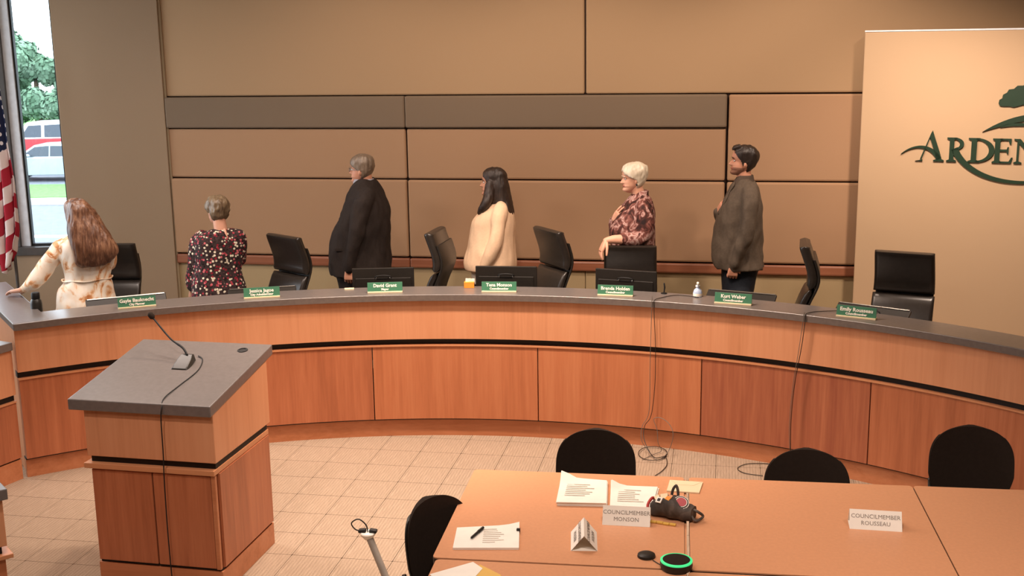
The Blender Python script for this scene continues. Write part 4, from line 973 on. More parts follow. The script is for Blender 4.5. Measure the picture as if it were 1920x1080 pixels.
# grey leaning pole with clamp and wire loop, in front of the tables
pt = at_z(690, 1001, 0.36); pb = at_z(745, 1135, 0.02); hd_ = (pb - pt)
pole = thing('floor_post', 'short leaning grey post with white disc, black clamp and wire loop on top', 'stand', (pb.x, pb.y, 0))
o = Vector((pb.x, pb.y, 0)); ax = (pt - pb).normalized(); sd_ = ax.cross(HEAD).normalized()
M['pole_grey'] = plain('pale_grey_pole', '#9a9186', 0.5)
MB().tube([pb - o, pt - o], 0.019, 12).build('pole', M['pole_grey'], pole, 40)
MB().lathe([(0.09, 0), (0.09, 0.012), (0.03, 0.022)], 28).build('stand_base', M['plastic2'], pole, 40)
q = pt - o
MB().lathe([(0.018, -0.03), (0.038, -0.006), (0.040, 0.004), (0.036, 0.010)], 24, 0, Matrix.Translation(q)).build('disc', M['paper'], pole, 40)
for dx, dy in ((-0.028, 0.0), (0.026, 0.004)):
    MB().box((dx, dy, 0.020), (0.04, 0.03, 0.018), 0, Matrix.Translation(q) @ Matrix.Rotation(dx * 4, 4, 'Y')).build('clamp', M['black'], pole, bevel=0.004)
w0_, w1_, w2_, w3_, w4_ = [at_plane(u, v, pt, HEAD) - o for u, v in ((690, 998), (686, 984), (672, 973.5), (659, 981), (667, 993))]
MB().tube(path([w0_, w1_, w2_, w3_, w4_, w0_ + Vector((-0.02, 0, 0.004))], 30), 0.0035, 6).build('wire_loop', M['black'], pole, True)

# ================================================================== people
def fuse(mb, name, mat, voxel, it=4, amp=0.0, freq=18.0, amp_z=None):
    o = bpy.data.objects.new(name, mb.mesh(name, mat)); COL.objects.link(o)
    m = o.modifiers.new('r', 'REMESH'); m.mode = 'VOXEL'; m.voxel_size = voxel
    s = o.modifiers.new('s', 'SMOOTH'); s.iterations = it; s.factor = 0.5
    bpy.context.view_layer.update(); me = baked(o)
    me.materials.clear(); me.materials.append(mat)
    if amp:
        no = [v.normal.copy() for v in me.vertices]
        for v, n in zip(me.vertices, no):
            q = v.co; z = q.z * freq * (amp_z if amp_z else 1.0)
            v.co = q + n * amp * (noise.noise(Vector((q.x * freq, q.y * freq, z))) + 0.5 * noise.noise(Vector((q.x * freq * 2.3, q.y * freq * 2.3, z * 2.1))))
    me.polygons.foreach_set('use_smooth', [True] * len(me.polygons)); me.update(); return me
HP = [(0.0, .33, .06, .10), (.03, .385, -.04, .17), (.10, .395, -.12, .225), (.17, .372, -.2, .265), (.215, .395, -.25, .285), (.25, .392, -.28, .295), (.29, .38, -.31, .305), (.36, .378, -.36, .318), (.45, .366, -.41, .328),
      (.505, .355, -.43, .330), (.565, .392, -.45, .333), (.68, .40, -.46, .34), (.80, .365, -.44, .325), (.90, .27, -.36, .265), (.965, .14, -.23, .17), (1.0, .02, -.12, .03)]
HR = catmull(HP, 56)
def head_ring(row, seg, off=0.0):
    z, f, b, w = row; out = []
    cx = (f + b) / 2; a = (f - b) / 2 + off; w = w + off
    for k in range(seg):
        t = 2 * pi * k / seg; c, s = cos(t), sin(t); n = 2 / 2.25
        x = cx + a * abs(c) ** n * (1 if c > 0 else -1); y = w * abs(s) ** n * (1 if s > 0 else -1)
        if c > 0 and off == 0:
            if .285 < z < .56:
                h = (z - .285) / .06 if z < .345 else (.56 - z) / .215
                wdt = .045 + .035 * max(0, 1 - abs(z - .35) / .08); x += .135 * min(1, max(0, h)) ** 0.8 * math.exp(-(y / wdt) ** 2)
            x -= .035 * math.exp(-((abs(y) - .135) / .075) ** 2 - ((z - .495) / .05) ** 2)
            x += .022 * math.exp(-(y / .10) ** 2) * (math.exp(-((z - .235) / .016) ** 2) + math.exp(-((z - .195) / .02) ** 2))
            x += .03 * math.exp(-(y / .11) ** 2 - ((z - .08) / .05) ** 2)
        out.append((x, y, z))
    return out
def add_head(mb, mt, beard=False, seg=56):
    rows = HR; rings = [[(x, y, z) for x, y, z in head_ring(r, seg)] for r in rows]
    o = len(mb.f); mb.loft(rings, True, False, 0, mt)
    n = len(rings)
    for i in range(n - 1):
        for k in range(seg):
            x, y, z = rings[i][k]; idx = o + i * seg + k
            if .175 < z < .252 and abs(y) < .12 and x > .3: mb.mi[idx] = 1
            elif beard and z < .27 and x > -.02 and not (z > .27 and abs(y) > .2 and x > .25 and False):
                if z < .30 - max(0, (x - .2)) * 0.05 or abs(y) > .24: mb.mi[idx] = 2
    for sy in (-1, 1):
        e = mt @ Matrix.Translation((-.06, sy * .335, .42)) @ Matrix.Rotation(sy * 0.35, 4, 'Z') @ Matrix.Rotation(-0.15, 4, 'Y')
        mb.ball((0, 0, 0), (.075, .028, .13), 14, 0, e); mb.ball((.012, sy * .02, -.01), (.04, .02, .08), 10, 0, e)
def hair_cap(mb, mt, line, thick=0.035, seg=56, top=0.0, amp=0.02, freq=9, back=0.0):
    """shell over the skull above a hairline: line = z at angles 0..180 from the face"""
    rows = catmull(HP, 40); outer = []
    def hl(deg):
        for (a0, z0), (a1, z1) in zip(line, line[1:]):
            if a0 <= deg <= a1: return z0 + (z1 - z0) * (deg - a0) / (a1 - a0)
        return line[-1][1]
    vs, fs = [], []; ns = len(rows)
    for i, r in enumerate(rows):
        ring_o = head_ring((r[0], r[1], r[2] - back, r[3]), seg, thick)
        for k, (x, y, z) in enumerate(ring_o):
            d = amp * (noise.noise(Vector((x * freq, y * freq, z * freq * 0.6))) + 0.6 * noise.noise(Vector((x * freq * 2.5, y * freq * 2.5, z * freq))))
            sc = 1 + d * 2; lift = thick * max(0, (z - .75) / .25) + top * max(0, (z - .6) / .4)
            vs.append((x * sc, y * sc, z + lift + d * 0.5))
        ring_i = head_ring(r, seg, -0.03)
        vs += ring_i
    def vi(i, k, inner): return i * 2 * seg + (seg if inner else 0) + k % seg
    keep = {}
    for i in range(ns - 1):
        for k in range(seg):
            t = 360 * (k + 0.5) / seg; t = t if t <= 180 else 360 - t; z = (rows[i][0] + rows[i + 1][0]) / 2
            keep[i, k] = z > hl(t) + 0.025 * noise.noise(Vector((t * 0.12, 3.1, k * 0.9)))
    for (i, k), on in keep.items():
        if not on: continue
        fs.append((vi(i, k, 0), vi(i, k + 1, 0), vi(i + 1, k + 1, 0), vi(i + 1, k, 0)))
        fs.append((vi(i, k, 1), vi(i + 1, k, 1), vi(i + 1, k + 1, 1), vi(i, k + 1, 1)))
        for (di, dk, a, b) in ((-1, 0, (i, k), (i, k + 1)), (1, 0, (i + 1, k + 1), (i + 1, k)), (0, -1, (i + 1, k), (i, k)), (0, 1, (i, k + 1), (i + 1, k + 1))):
            ii, kk = i + di, (k + dk) % seg
            if ii == ns - 1: continue
            if not keep.get((ii, kk), False): fs.append((vi(*a, 0), vi(*a, 1), vi(*b, 1), vi(*b, 0)))
    top_o = [vi(ns - 1, k, 0) for k in range(seg)]; fs.append(top_o); fs.append([vi(ns - 1, k, 1) for k in range(seg)][::-1])
    mb.add(vs, fs, 0, mt)
def add_hand(mb, wrist, direc, back, thumb, curl=(18, 25, 18), size=0.185, spread=3.0, mi=0):
    """wrist point, finger direction, back-of-hand normal, thumb = +1/-1 along back x dir"""
    X = unit(direc); Z = Vector(back); Z = (Z - X * Z.dot(X)).normalized(); Y = Z.cross(X); mt = frame(wrist, X, Y, Z); L = size
    rings = []
    for f, w, th in ((-0.02, .050, .040), (0.06, .056, .036), (0.22, .072, .034), (0.38, .080, .030), (0.50, .080, .026), (0.54, .074, .020)):
        rings.append([(f * L, y * L / .185, z * L / .185) for y, z in rrect(w, th, th * 0.48, 4)])
    mb.loft(rings, True, False, mi, mt)
    for k, (yo, ln) in enumerate(((.030, .070), (.0105, .079), (-.0095, .073), (-.029, .058))):
        y0 = yo * thumb * L / .185; p = Vector((0.49 * L, y0, 0.002)); pts = [p - Vector((0.02, 0, 0)), p]; ang = 0; yaw = R(spread) * (1.5 - k) * thumb
        for seg_, c in zip((0.44, 0.32, 0.24), curl):
            ang += R(c + 3 * k * 0.5); d = Vector((cos(ang) * cos(yaw), cos(ang) * sin(yaw), -sin(ang))); p = p + d * ln * seg_ * L / .185; pts.append(p)
        rr = [0.0095, 0.0094, 0.0086, 0.0080, 0.0070]; mb.tube(pts, [r * L / .185 for r in rr], 8, 'round', mi, mt)
    b0 = Vector((0.10 * L, thumb * .026, -0.006)); d1 = Vector((0.75, thumb * 0.62, -0.25)).normalized(); d2 = Vector((0.93, thumb * 0.25, -0.28)).normalized()
    mb.tube([b0, b0 + d1 * .040, b0 + d1 * .040 + d2 * .030, b0 + d1 * .040 + d2 * .056], [.014, .0115, .0105, .008], 8, 'round', mi, mt)

class Person:
    def __init__(s, label, u, v, r, face, floorz=DAIS, group='people standing behind the council desk'):
        p = at_r(u, v, r); s.P = Vector((p.x, p.y, floorz)); s.face = face
        s.root = thing('person', label, 'person', s.P, face, group)
        s.inv = (Matrix.Translation(s.P) @ Matrix.Rotation(face, 4, 'Z')).inverted(); s.r3 = Matrix.Rotation(-face, 3, 'Z')
        s.ex = Vector((cos(face), sin(face), 0)).dot(CAMR); s.ey = Vector((-sin(face), cos(face), 0)).dot(CAMR)
        s.toc = s.r3 @ (-HEAD); s.rt = s.r3 @ CAMR
    def L(s, u, v, t=0.0): return s.inv @ at_plane(u, v, s.P - HEAD * t, HEAD)
    def ring(s, v, u0, u1, o, side, shift=0.0, n=36, e=2.4):
        """cross-section at height v whose outline spans u0..u1; o = half size along the other axis"""
        a_, b_ = s.L(u0, v), s.L(u1, v); z = (a_.z + b_.z) / 2; hw = (b_ - a_).length / 2
        mid = (a_ + b_) / 2; lat = mid.dot(s.rt)
        if side: b = o; a = sqrt(max(hw * hw - (b * s.ey) ** 2, (0.35 * hw) ** 2)) / abs(s.ex); cx, cy = lat / s.ex, shift
        else: a = o; b = sqrt(max(hw * hw - (a * s.ex) ** 2, (0.35 * hw) ** 2)) / abs(s.ey); cx, cy = shift, lat / s.ey
        return (z, cx, cy, a, b)
    def rings(s, tab, side, n=30):
        return catmull([s.ring(*row, side) if len(row) == 4 else s.ring(*row[:4], side, row[4]) for row in tab], n)
    @staticmethod
    def loft_rows(mb, rows, k=1.0, seg=36, e=2.4, mi=0):
        out = []
        for z, cx, cy, a, b in rows:
            o = []
            for i in range(seg):
                t = 2 * pi * i / seg; c, s_ = cos(t), sin(t)
                o.append((cx + a * k * abs(c) ** (2 / e) * (1 if c > 0 else -1), cy + b * k * abs(s_) ** (2 / e) * (1 if s_ > 0 else -1), z))
            out.append(o)
        mb.loft(out, True, False, mi); return mb
    def arm(s, mb, pts, k=1.0, seg=14):
        P = catmull([tuple(s.L(u, v, t)) + (r,) for u, v, t, r in pts], 16)
        mb.tube([p[:3] for p in P], [p[3] * k for p in P], seg, 'round')
    def head_matrix(s, uc, v_chin, v_crown, t=0.0, yaw=0.0, pitch=0.0, roll=0.0):
        a = s.L(uc, v_chin, t); b = s.L(uc, v_crown, t); hh = b.z - a.z; s.hh = hh; s.hc = Vector((a.x, a.y, a.z))
        return Matrix.Translation(s.hc) @ Matrix.Rotation(yaw, 4, 'Z') @ Matrix.Rotation(pitch, 4, 'Y') @ Matrix.Rotation(roll, 4, 'X') @ Matrix.Scale(hh, 4)
    def finish_body(s, mb_fuse, mb_extra, mats, voxel=0.012):
        me = fuse(mb_fuse, 'body', mats[0], voxel, 3)
        for m in mats[1:]: me.materials.append(m)
        ex = mb_extra.mesh('extra', mats, True)
        bm = bmesh.new(); bm.from_mesh(me); bm.from_mesh(ex); bm.to_mesh(me); bm.free(); bpy.data.meshes.remove(ex)
        me.polygons.foreach_set('use_smooth', [True] * len(me.polygons))
        o = bpy.data.objects.new('body', me); COL.objects.link(o); o.parent = s.root; return o
    def legs(s, hip, half, rad=0.085, k=1.0, mb=None, foot=True):
        """two straight legs from the hips to the floor"""
        for sy in (-1, 1):
            mb.tube([(hip.x, hip.y + sy * half, hip.z), (hip.x + 0.01, hip.y + sy * half * 1.05, hip.z * 0.52), (hip.x - 0.015, hip.y + sy * half * 1.1, 0.28), (hip.x - 0.02, hip.y + sy * half * 1.1, 0.075)], [rad * k, rad * 0.74 * k, rad * 0.64 * k, rad * 0.5 * k], 14, 'round')
    def shoes(s, hip, half):
        for sy in (-1, 1):
            mb = MB(); rings = []
            for x, w, h in ((-0.085, .03, .05), (-0.06, .062, .085), (0.0, .072, .095), (0.06, .085, .07), (0.12, .09, .05), (0.165, .06, .035), (0.18, .03, .02)):
                rings.append([(hip.x + x, hip.y + sy * half * 1.1 + y, z + h / 2 + 0.001) for y, z in rrect(w, h, min(w, h) * 0.3, 3)])
            mb.loft(rings); mb.build('shoe', M['shoe'], s.root, 50)
    def face_bits(s, mt, brow, glasses=False, lash=False):
        for sy in (-1, 1):
            mb = MB(); mb.ball((.318, sy * .135, .497), (.045, .050, .036), 12, 0, mt); mb.ball((.345, sy * .137, .497), (.022, .024, .026), 10, 1, mt)
            mb.build('eye', [M['eye_white'], M['iris']], s.root, True)
            mb = MB(); mb.tube([mt @ Vector(q) for q in ((.392, sy * .055, .575), (.396, sy * .12, .598), (.365, sy * .20, .588), (.33, sy * .235, .565))], [s.hh * .010, s.hh * .017, s.hh * .014, s.hh * .006], 6); mb.build('eyebrow', brow, s.root, True)
        if glasses:
            mb = MB()
            for sy in (-1, 1):
                mb.tube([mt @ Vector((.435 - .04 * abs(sin(a)) * 0 - 0.05 * (sy * sin(a) > 0) * abs(sin(a)), sy * .145 + .105 * sin(a), .485 + .075 * cos(a))) for a in [2 * pi * k / 18 for k in range(19)]], s.hh * .010, 6, False)
                mb.tube([mt @ Vector(q) for q in ((.40, sy * .25, .50), (.2, sy * .335, .50), (-.08, sy * .345, .475))], s.hh * .011, 6)
            mb.tube([mt @ Vector(q) for q in ((.44, -.045, .50), (.462, 0, .515), (.44, .045, .50))], s.hh * .010, 6)
            mb.build('glasses', M['plastic'] if glasses is True else M[glasses], s.root, True)
    def garment(s, name, mat, rows, arms, voxel=0.011, amp=0.006, freq=11, it=4, amp_z=0.5, extra=None, cut=None):
        mb = MB(); Person.loft_rows(mb, rows)
        for a in arms: s.arm(mb, a)
        if extra: extra(mb)
        me = fuse(mb, name, M[mat], voxel, 3, amp * 1.5, freq, amp_z)
        o = bpy.data.objects.new(name, me); COL.objects.link(o); o.parent = s.root; return o
    def add(s, mb, name, mat, smooth=True): return mb.build(name, M[mat], s.root, smooth)
    def put(s, me, name): o = bpy.data.objects.new(name, me); COL.objects.link(o); o.parent = s.root; return o
    def base_body(s, rows, arms, neck, skin_, hands, mt, hip, half, beard=False, k=0.9, leg=0.085):
        fb = MB(); Person.loft_rows(fb, rows[5:], 0.84)
        for a in arms: s.arm(fb, a, 0.72)
        fb.tube([Vector(q) for q in neck[0]], neck[1], 18, 'round'); s.legs(hip, half, leg, 0.72, fb)
        for sy in (-1, 1): fb.ball((hip.x + 0.04, hip.y + sy * half * 1.1, 0.045), (0.11, 0.04, 0.04), 12)
        ex = MB(); add_head(ex, mt, beard)
        for h in hands: add_hand(ex, **h)
        return s.finish_body(fb, ex, [M[skin_], M['lips'], M['stubble']])

# ---------------------------------------------------------------- man in the charcoal suit
p = Person('heavy-set grey-haired man in charcoal suit, standing in profile facing the window', 680, 300, 6.28, LEFT - R(14))
rows = p.rings([(335, 668, 703, .085), (341, 664, 707, .12), (350, 659, 712, .17), (362, 655, 718, .205), (376, 651, 723, .225), (392, 645, 728, .235), (410, 637, 731, .24), (433, 625, 730, .245), (464, 618, 729, .25), (498, 618, 730, .255), (513, 621, 731, .255)], True)
la = [(688, 366, .17, .070), (680, 385, .235, .078), (671, 418, .275, .068), (666, 447, .285, .060), (659, 480, .27, .052), (654, 503, .25, .044)]
ra = [(688, 366, -.17, .07), (680, 395, -.24, .072), (665, 436, -.25, .062), (650, 425, -.17, .05), (645, 414, -.09, .042)]
p.garment('suit_jacket', 'suit_dark', rows, [la, ra], amp=0.010)
mt = p.head_matrix(680, 342, 290.5, 0.0, 0.0, R(2))
hip = p.L(678, 520); nk = p.L(686, 345); nk2 = p.L(683, 325)
bl = [(la[i][0], la[i][1], la[i][2], la[i][3]) for i in range(6)]
p.base_body(rows, [la, ra], ([nk, nk2], [.062, .060]), 'skin', [dict(wrist=p.L(654, 503, .25), direc=p.L(655, 545, .24) - p.L(654, 503, .25), back=p.toc, thumb=1, curl=(25, 35, 25)), dict(wrist=p.L(645, 414, -.09), direc=p.L(660, 390, 0.05) - p.L(645, 414, -.09), back=p.r3 @ -CAMR, thumb=-1)], mt, hip, .10, leg=.10)
mb = MB(); hair_cap(mb, mt, [(0, .80), (35, .76), (55, .62), (80, .50), (100, .42), (112, .20), (140, .10), (180, .06)], 0.035, amp=0.035, freq=8, top=0.01); p.add(mb, 'hair', 'hair_grey')
p.face_bits(mt, M['hair_grey'], 'steel')
mb = MB(); c0, c1_ = p.ring(347, 662, 704, .082, True), p.ring(335, 663, 701, .075, True); c2_ = p.ring(351, 660, 707, .10, True)
Person.loft_rows(mb, [c2_, c0, c1_], 1.0, 30, 2.2); p.add(mb, 'shirt_collar', 'shirt_blue', 40)
mb = MB()
for t, dz in ((.265, 0),): q = p.L(640, 468, .20); mb.box((0, 0, 0), (.10, .012, .022), 0, Matrix.Translation(q) @ Matrix.Rotation(0.35, 4, 'Z'))
p.add(mb, 'pocket_flap', 'suit_dark', None)
mb = MB(); pv = Person.loft_rows(mb, p.rings([(500, 627, 722, .20), (520, 632, 722, .20), (548, 640, 720, .19)], True, 8)); p.legs(p.L(679, 540), .10, .105, 1.1, mb)
p.put(fuse(mb, 'trousers', M['suit_dark'], .014, 3, .004, 12, .4), 'trousers'); p.shoes(hip, .10)

# ---------------------------------------------------------------- woman in the cream jacket
p = Person('dark long-haired woman in cream jacket, standing in profile facing the window', 928, 330, 6.28, LEFT - R(8))
rows = p.rings([(374, 922, 948, .065), (380, 914, 953, .11), (388, 905, 958, .155), (398, 896, 963, .185), (412, 886, 966, .20), (426, 883, 967, .205), (442, 880, 967, .21), (458, 877, 967, .22), (474, 873, 968, .23), (490, 870, 969, .235), (503, 872, 969, .235)], True)
la = [(940, 390, .13, .06), (936, 406, .19, .066), (932, 440, .235, .060), (925, 465, .245, .056), (914, 490, .235, .050), (905, 506, .21, .042)]
ra = [(940, 390, -.13, .06), (935, 410, -.19, .065), (915, 446, -.22, .06), (900, 432, -.15, .046), (893, 418, -.06, .040)]
p.garment('jacket', 'cream', rows, [la, ra], amp=0.007, freq=9)
mt = p.head_matrix(925, 367, 315.5, 0, 0, R(-1))
hip = p.L(922, 515); nk = p.L(934, 380); nk2 = p.L(929, 355)
p.base_body(rows, [la, ra], ([nk, nk2], [.052, .050]), 'skin', [dict(wrist=p.L(905, 506, .19), direc=p.L(896, 548, .18) - p.L(905, 506, .19), back=p.toc, thumb=1, size=.17), dict(wrist=p.L(893, 417, -.06), direc=p.L(905, 396, .05) - p.L(893, 417, -.06), back=p.r3 @ -CAMR, thumb=-1, size=.17)], mt, hip, .09, leg=.09)
mb = MB(); hair_cap(mb, mt, [(0, .84), (25, .80), (50, .62), (65, .45), (80, .20), (100, .02), (180, 0.0)], 0.045, amp=0.012)
Person.loft_rows(mb, p.rings([(330, 912, 950, .085), (345, 915, 954, .10), (358, 916, 956, .105), (372, 915, 959, .11), (386, 925, 962, .12), (398, 938, 964, .11), (408, 945, 963, .09), (414, 950, 961, .06)], True, 24))
for t in (.10, -.10):
    P_ = catmull([tuple(p.L(u, v, t * k)) + (r,) for u, v, k, r in ((918, 345, .8, .035), (917, 365, 1.0, .045), (912, 380, 1.3, .042), (904, 391, 1.3, .032), (898, 400, 1.1, .016))], 14)
    mb.tube([q[:3] for q in P_], [q[3] for q in P_], 12, 'round')
p.put(fuse(mb, 'hair', M['hair_dark'], .007, 2, .006, 45, .10), 'hair'); p.face_bits(mt, M['hair_dark'])
mb = MB(); Person.loft_rows(mb, p.rings([(430, 888, 960, .17), (470, 886, 960, .18), (508, 884, 962, .185), (529, 886, 962, .185)], True, 14)); p.put(fuse(mb, 'blouse', M['white_cloth'], .014, 3), 'blouse')
mb = MB(); Person.loft_rows(mb, p.rings([(515, 888, 958, .17), (550, 889, 956, .17)], True, 6)); p.legs(p.L(922, 545), .09, .10, 1.1, mb); p.put(fuse(mb, 'trousers', M['black_cloth'], .015, 3), 'trousers'); p.shoes(hip, .09)

# ---------------------------------------------------------------- white-haired woman in the mauve blouse
p = Person('white-haired woman in mauve and brown blouse, hand on chest, forearm over a chair', 1190, 320, 6.0, LEFT + R(4))
rows = p.rings([(362, 1185, 1213, .07), (367, 1180, 1217, .10), (374, 1175, 1220, .14), (383, 1169, 1223, .17), (395, 1160, 1226, .185), (410, 1151, 1227, .195), (424, 1144, 1227, .20), (440, 1142, 1227, .20), (456, 1145, 1227, .205), (480, 1146, 1228, .21), (510, 1146, 1229, .215)], True)
la = [(1204, 380, .12, .062), (1207, 395, .17, .072), (1210, 422, .20, .068), (1206, 444, .215, .062), (1187, 449, .235, .058), (1168, 449, .25, .050)]
ra = [(1204, 380, -.12, .06), (1195, 400, -.19, .068), (1165, 436, -.19, .062), (1153, 425, -.10, .048), (1152, 414, -.03, .042)]
p.garment('blouse', 'floral_mauve', rows, [la, ra], amp=0.008, freq=10)
mt = p.head_matrix(1188, 358, 308.5, 0, R(3), R(3))
hip = p.L(1190, 520); nk = p.L(1199, 372); nk2 = p.L(1193, 348)
la_skin = la[:5] + [(1168, 449, .25, .058), (1150, 449, .26, .048), (1136, 451, .265, .036)]
hw_ = p.L(1136, 451, .265)
p.base_body(rows, [la_skin, ra], ([nk, nk2, p.L(1180, 352)], [.058, .056, .045]), 'skin_pale', [dict(wrist=hw_, direc=p.L(1122, 482, .275) - hw_, back=p.L(1100, 455, .30) - hw_, thumb=1, size=.175, curl=(14, 18, 12), spread=7), dict(wrist=p.L(1151, 413, .0), direc=p.L(1172, 387, .11) - p.L(1151, 413, .0), back=p.r3 @ (-CAMR * 0.8 - HEAD), thumb=-1, size=.175, curl=(8, 10, 8), spread=5)], mt, hip, .09, leg=.09)
mb = MB(); hair_cap(mb, mt, [(0, .80), (30, .74), (55, .60), (80, .50), (97, .44), (108, .18), (140, .08), (180, .05)], 0.075, amp=0.035, freq=7, top=0.02, back=0.05); p.put(fuse(mb, 'hair', M['hair_white'], .007, 2, .006, 26, .5), 'hair'); p.face_bits(mt, M['hair_white'])
mb = MB(); Person.loft_rows(mb, [p.ring(371, 1178, 1219, .105, True), p.ring(364, 1186, 1216, .085, True), p.ring(357, 1194, 1216, .07, True)], 1.0, 28, 2.2); p.add(mb, 'collar', 'floral_mauve', 40)
mb = MB(); e_ = mt @ Vector((-.05, .36, .27)); mb.ball(e_, .008, 10); p.add(mb, 'earring', 'black')
mb = MB(); Person.loft_rows(mb, p.rings([(500, 1148, 1226, .20), (550, 1150, 1225, .20)], True, 6)); p.legs(p.L(1190, 545), .09, .10, 1.1, mb); p.put(fuse(mb, 'trousers', M['black_cloth'], .015, 3), 'trousers'); p.shoes(hip, .09)

# ---------------------------------------------------------------- man in the brown jacket
p = Person('dark-haired man in grey-brown jacket and jeans, hand on heart, standing in profile', 1390, 290, 6.28, LEFT - R(6))
rows = p.rings([(334, 1384, 1411, .07), (340, 1377, 1417, .11), (348, 1371, 1421, .155), (358, 1366, 1424, .185), (372, 1359, 1427, .205), (388, 1351, 1428, .21), (404, 1345, 1428, .21), (425, 1340, 1428, .205), (450, 1337, 1428, .205), (475, 1335, 1429, .21), (492, 1336, 1430, .215), (500, 1339, 1431, .215)], True)
la = [(1408, 356, .14, .062), (1407, 372, .205, .072), (1405, 405, .245, .062), (1401, 432, .25, .056), (1389, 466, .235, .050), (1377, 495, .20, .043)]
ra = [(1406, 356, -.14, .06), (1400, 380, -.21, .068), (1366, 424, -.23, .058), (1352, 410, -.14, .046), (1346, 398, -.07, .038)]
p.garment('jacket', 'suit_grey', rows, [la, ra], amp=0.010)
mt = p.head_matrix(1391, 328.5, 275, 0, 0, R(-5))
hip = p.L(1385, 512); nk = p.L(1396, 340); nk2 = p.L(1394, 318)
p.base_body(rows, [la, ra], ([nk, nk2], [.060, .058]), 'skin', [dict(wrist=p.L(1376, 494, .19), direc=p.L(1371, 535, .18) - p.L(1376, 494, .19), back=p.toc, thumb=1, curl=(35, 55, 30), size=.19), dict(wrist=p.L(1346, 398, -.07), direc=p.L(1364, 371, .07) - p.L(1346, 398, -.07), back=p.r3 @ -CAMR, thumb=-1, curl=(6, 8, 6))], mt, hip, .10, beard=True, leg=.095)
mb = MB(); hair_cap(mb, mt, [(0, .86), (25, .84), (45, .72), (60, .60), (75, .50), (85, .36), (92, .36), (100, .50), (112, .30), (135, .08), (180, .04)], 0.045, amp=0.02, freq=6, top=0.03, back=0.02)
for k in range(5):
    q = [mt @ Vector(c) for c in ((.20, -.2 + .1 * k, 1.0), (.36, -.18 + .09 * k, .95), (.43, -.15 + .08 * k, .87))]; mb.tube(q, [p.hh * .07, p.hh * .06, p.hh * .025], 8, 'round')
p.put(fuse(mb, 'hair', M['hair_black'], .006, 2, .004, 40, .5), 'hair'); p.face_bits(mt, M['hair_black'])
mb = MB(); Person.loft_rows(mb, [p.ring(346, 1371, 1416, .11, True), p.ring(338, 1377, 1414, .085, True), p.ring(328, 1384, 1412, .068, True)], 1.0, 30, 2.2); p.add(mb, 'shirt_collar', 'shirt_brown', 40)
mb = MB(); q = [p.L(1377, 342, .05), p.L(1367, 360, .06), p.L(1354, 386, .06), p.L(1347, 402, .05)]; mb.tube(path(q, 12), [.012, .020, .024, .012] * 3, 8, True, 0, None, 0.4); p.add(mb, 'lapel', 'suit_grey')
mb = MB(); Person.loft_rows(mb, p.rings([(486, 1352, 1423, .165), (505, 1353, 1421, .17), (522, 1353, 1416, .165), (552, 1354, 1411, .16)], True, 12)); p.legs(p.L(1383, 545), .095, .10, 1.05, mb); p.put(fuse(mb, 'jeans', M['denim'], .012, 3, .006, 14, .6), 'jeans'); p.shoes(hip, .095)

# ---------------------------------------------------------------- woman in the dark spotted blouse, from behind
p = Person('short-haired woman in dark spotted blouse seen from behind', 410, 400, 5.95, LEFT - R(58), DAIS)
rows = p.rings([(429, 400, 431, .062), (433, 386, 443, .085), (438, 376, 451, .10), (446, 371, 455, .115), (458, 371, 455, .12), (474, 371, 453, .122), (492, 371, 451, .12), (506, 371, 450, .12), (520, 368, 453, .13), (540, 366, 459, .145), (575, 364, 461, .15), (600, 364, 461, .15)], False)
la = [(378, 443, .0, .055), (371, 455, .01, .060), (366, 480, .02, .058), (362, 506, .02, .055), (360, 522, .02, .056), (360, 533, .02, .058)]
ra = [(448, 442, -.02, .055), (450, 458, -.05, .058), (449, 488, -.12, .052), (440, 480, -.22, .045), (430, 465, -.26, .036)]
p.garment('blouse', 'floral_dark', rows, [la, ra], amp=0.006, freq=11)
mt = p.head_matrix(409, 418, 371.5, -0.02, R(10), R(2))
hip = p.L(412, 560); nk = p.L(415, 437, .01); nk2 = p.L(410, 408)
skin_la = la[:5] + [(360, 533, .02, .050), (361, 545, .02, .040)]
p.base_body(rows, [skin_la, ra], ([nk, nk2], [.054, .050]), 'skin_pale', [dict(wrist=p.L(361, 542, .02), direc=p.L(364, 585, .03) - p.L(361, 542, .02), back=p.toc, thumb=1, size=.17), dict(wrist=p.L(430, 466, -.26), direc=p.L(408, 458, -.25) - p.L(430, 466, -.26), back=p.r3 @ HEAD, thumb=-1, size=.17)], mt, hip, .09, leg=.085)
mb = MB(); hair_cap(mb, mt, [(0, .78), (30, .74), (55, .60), (78, .50), (95, .42), (108, .20), (140, .06), (180, .03)], 0.09, amp=0.07, freq=6, top=0.03, back=0.07); p.put(fuse(mb, 'hair', M['hair_ash'], .007, 1, .007, 30, .4), 'hair'); p.face_bits(mt, M['hair_ash'], True)
mb = MB(); q = [p.L(421, 429, .075), p.L(424, 438, .112), p.L(427, 447, .128)]; mb.tube(q, [.010, .008, .002], 6, True, 0, None, 0.5); q_ = p.add(mb, 'back_opening', 'skin_pale'); q_['label'] = 'bare skin in the keyhole slit at the nape'
mb = MB(); Person.loft_rows(mb, p.rings([(570, 370, 455, .13), (600, 372, 455, .13)], False, 6)); p.legs(p.L(412, 600), .09, .09, 1.1, mb); p.put(fuse(mb, 'trousers', M['black_cloth'], .015, 3), 'trousers'); p.shoes(hip, .09)

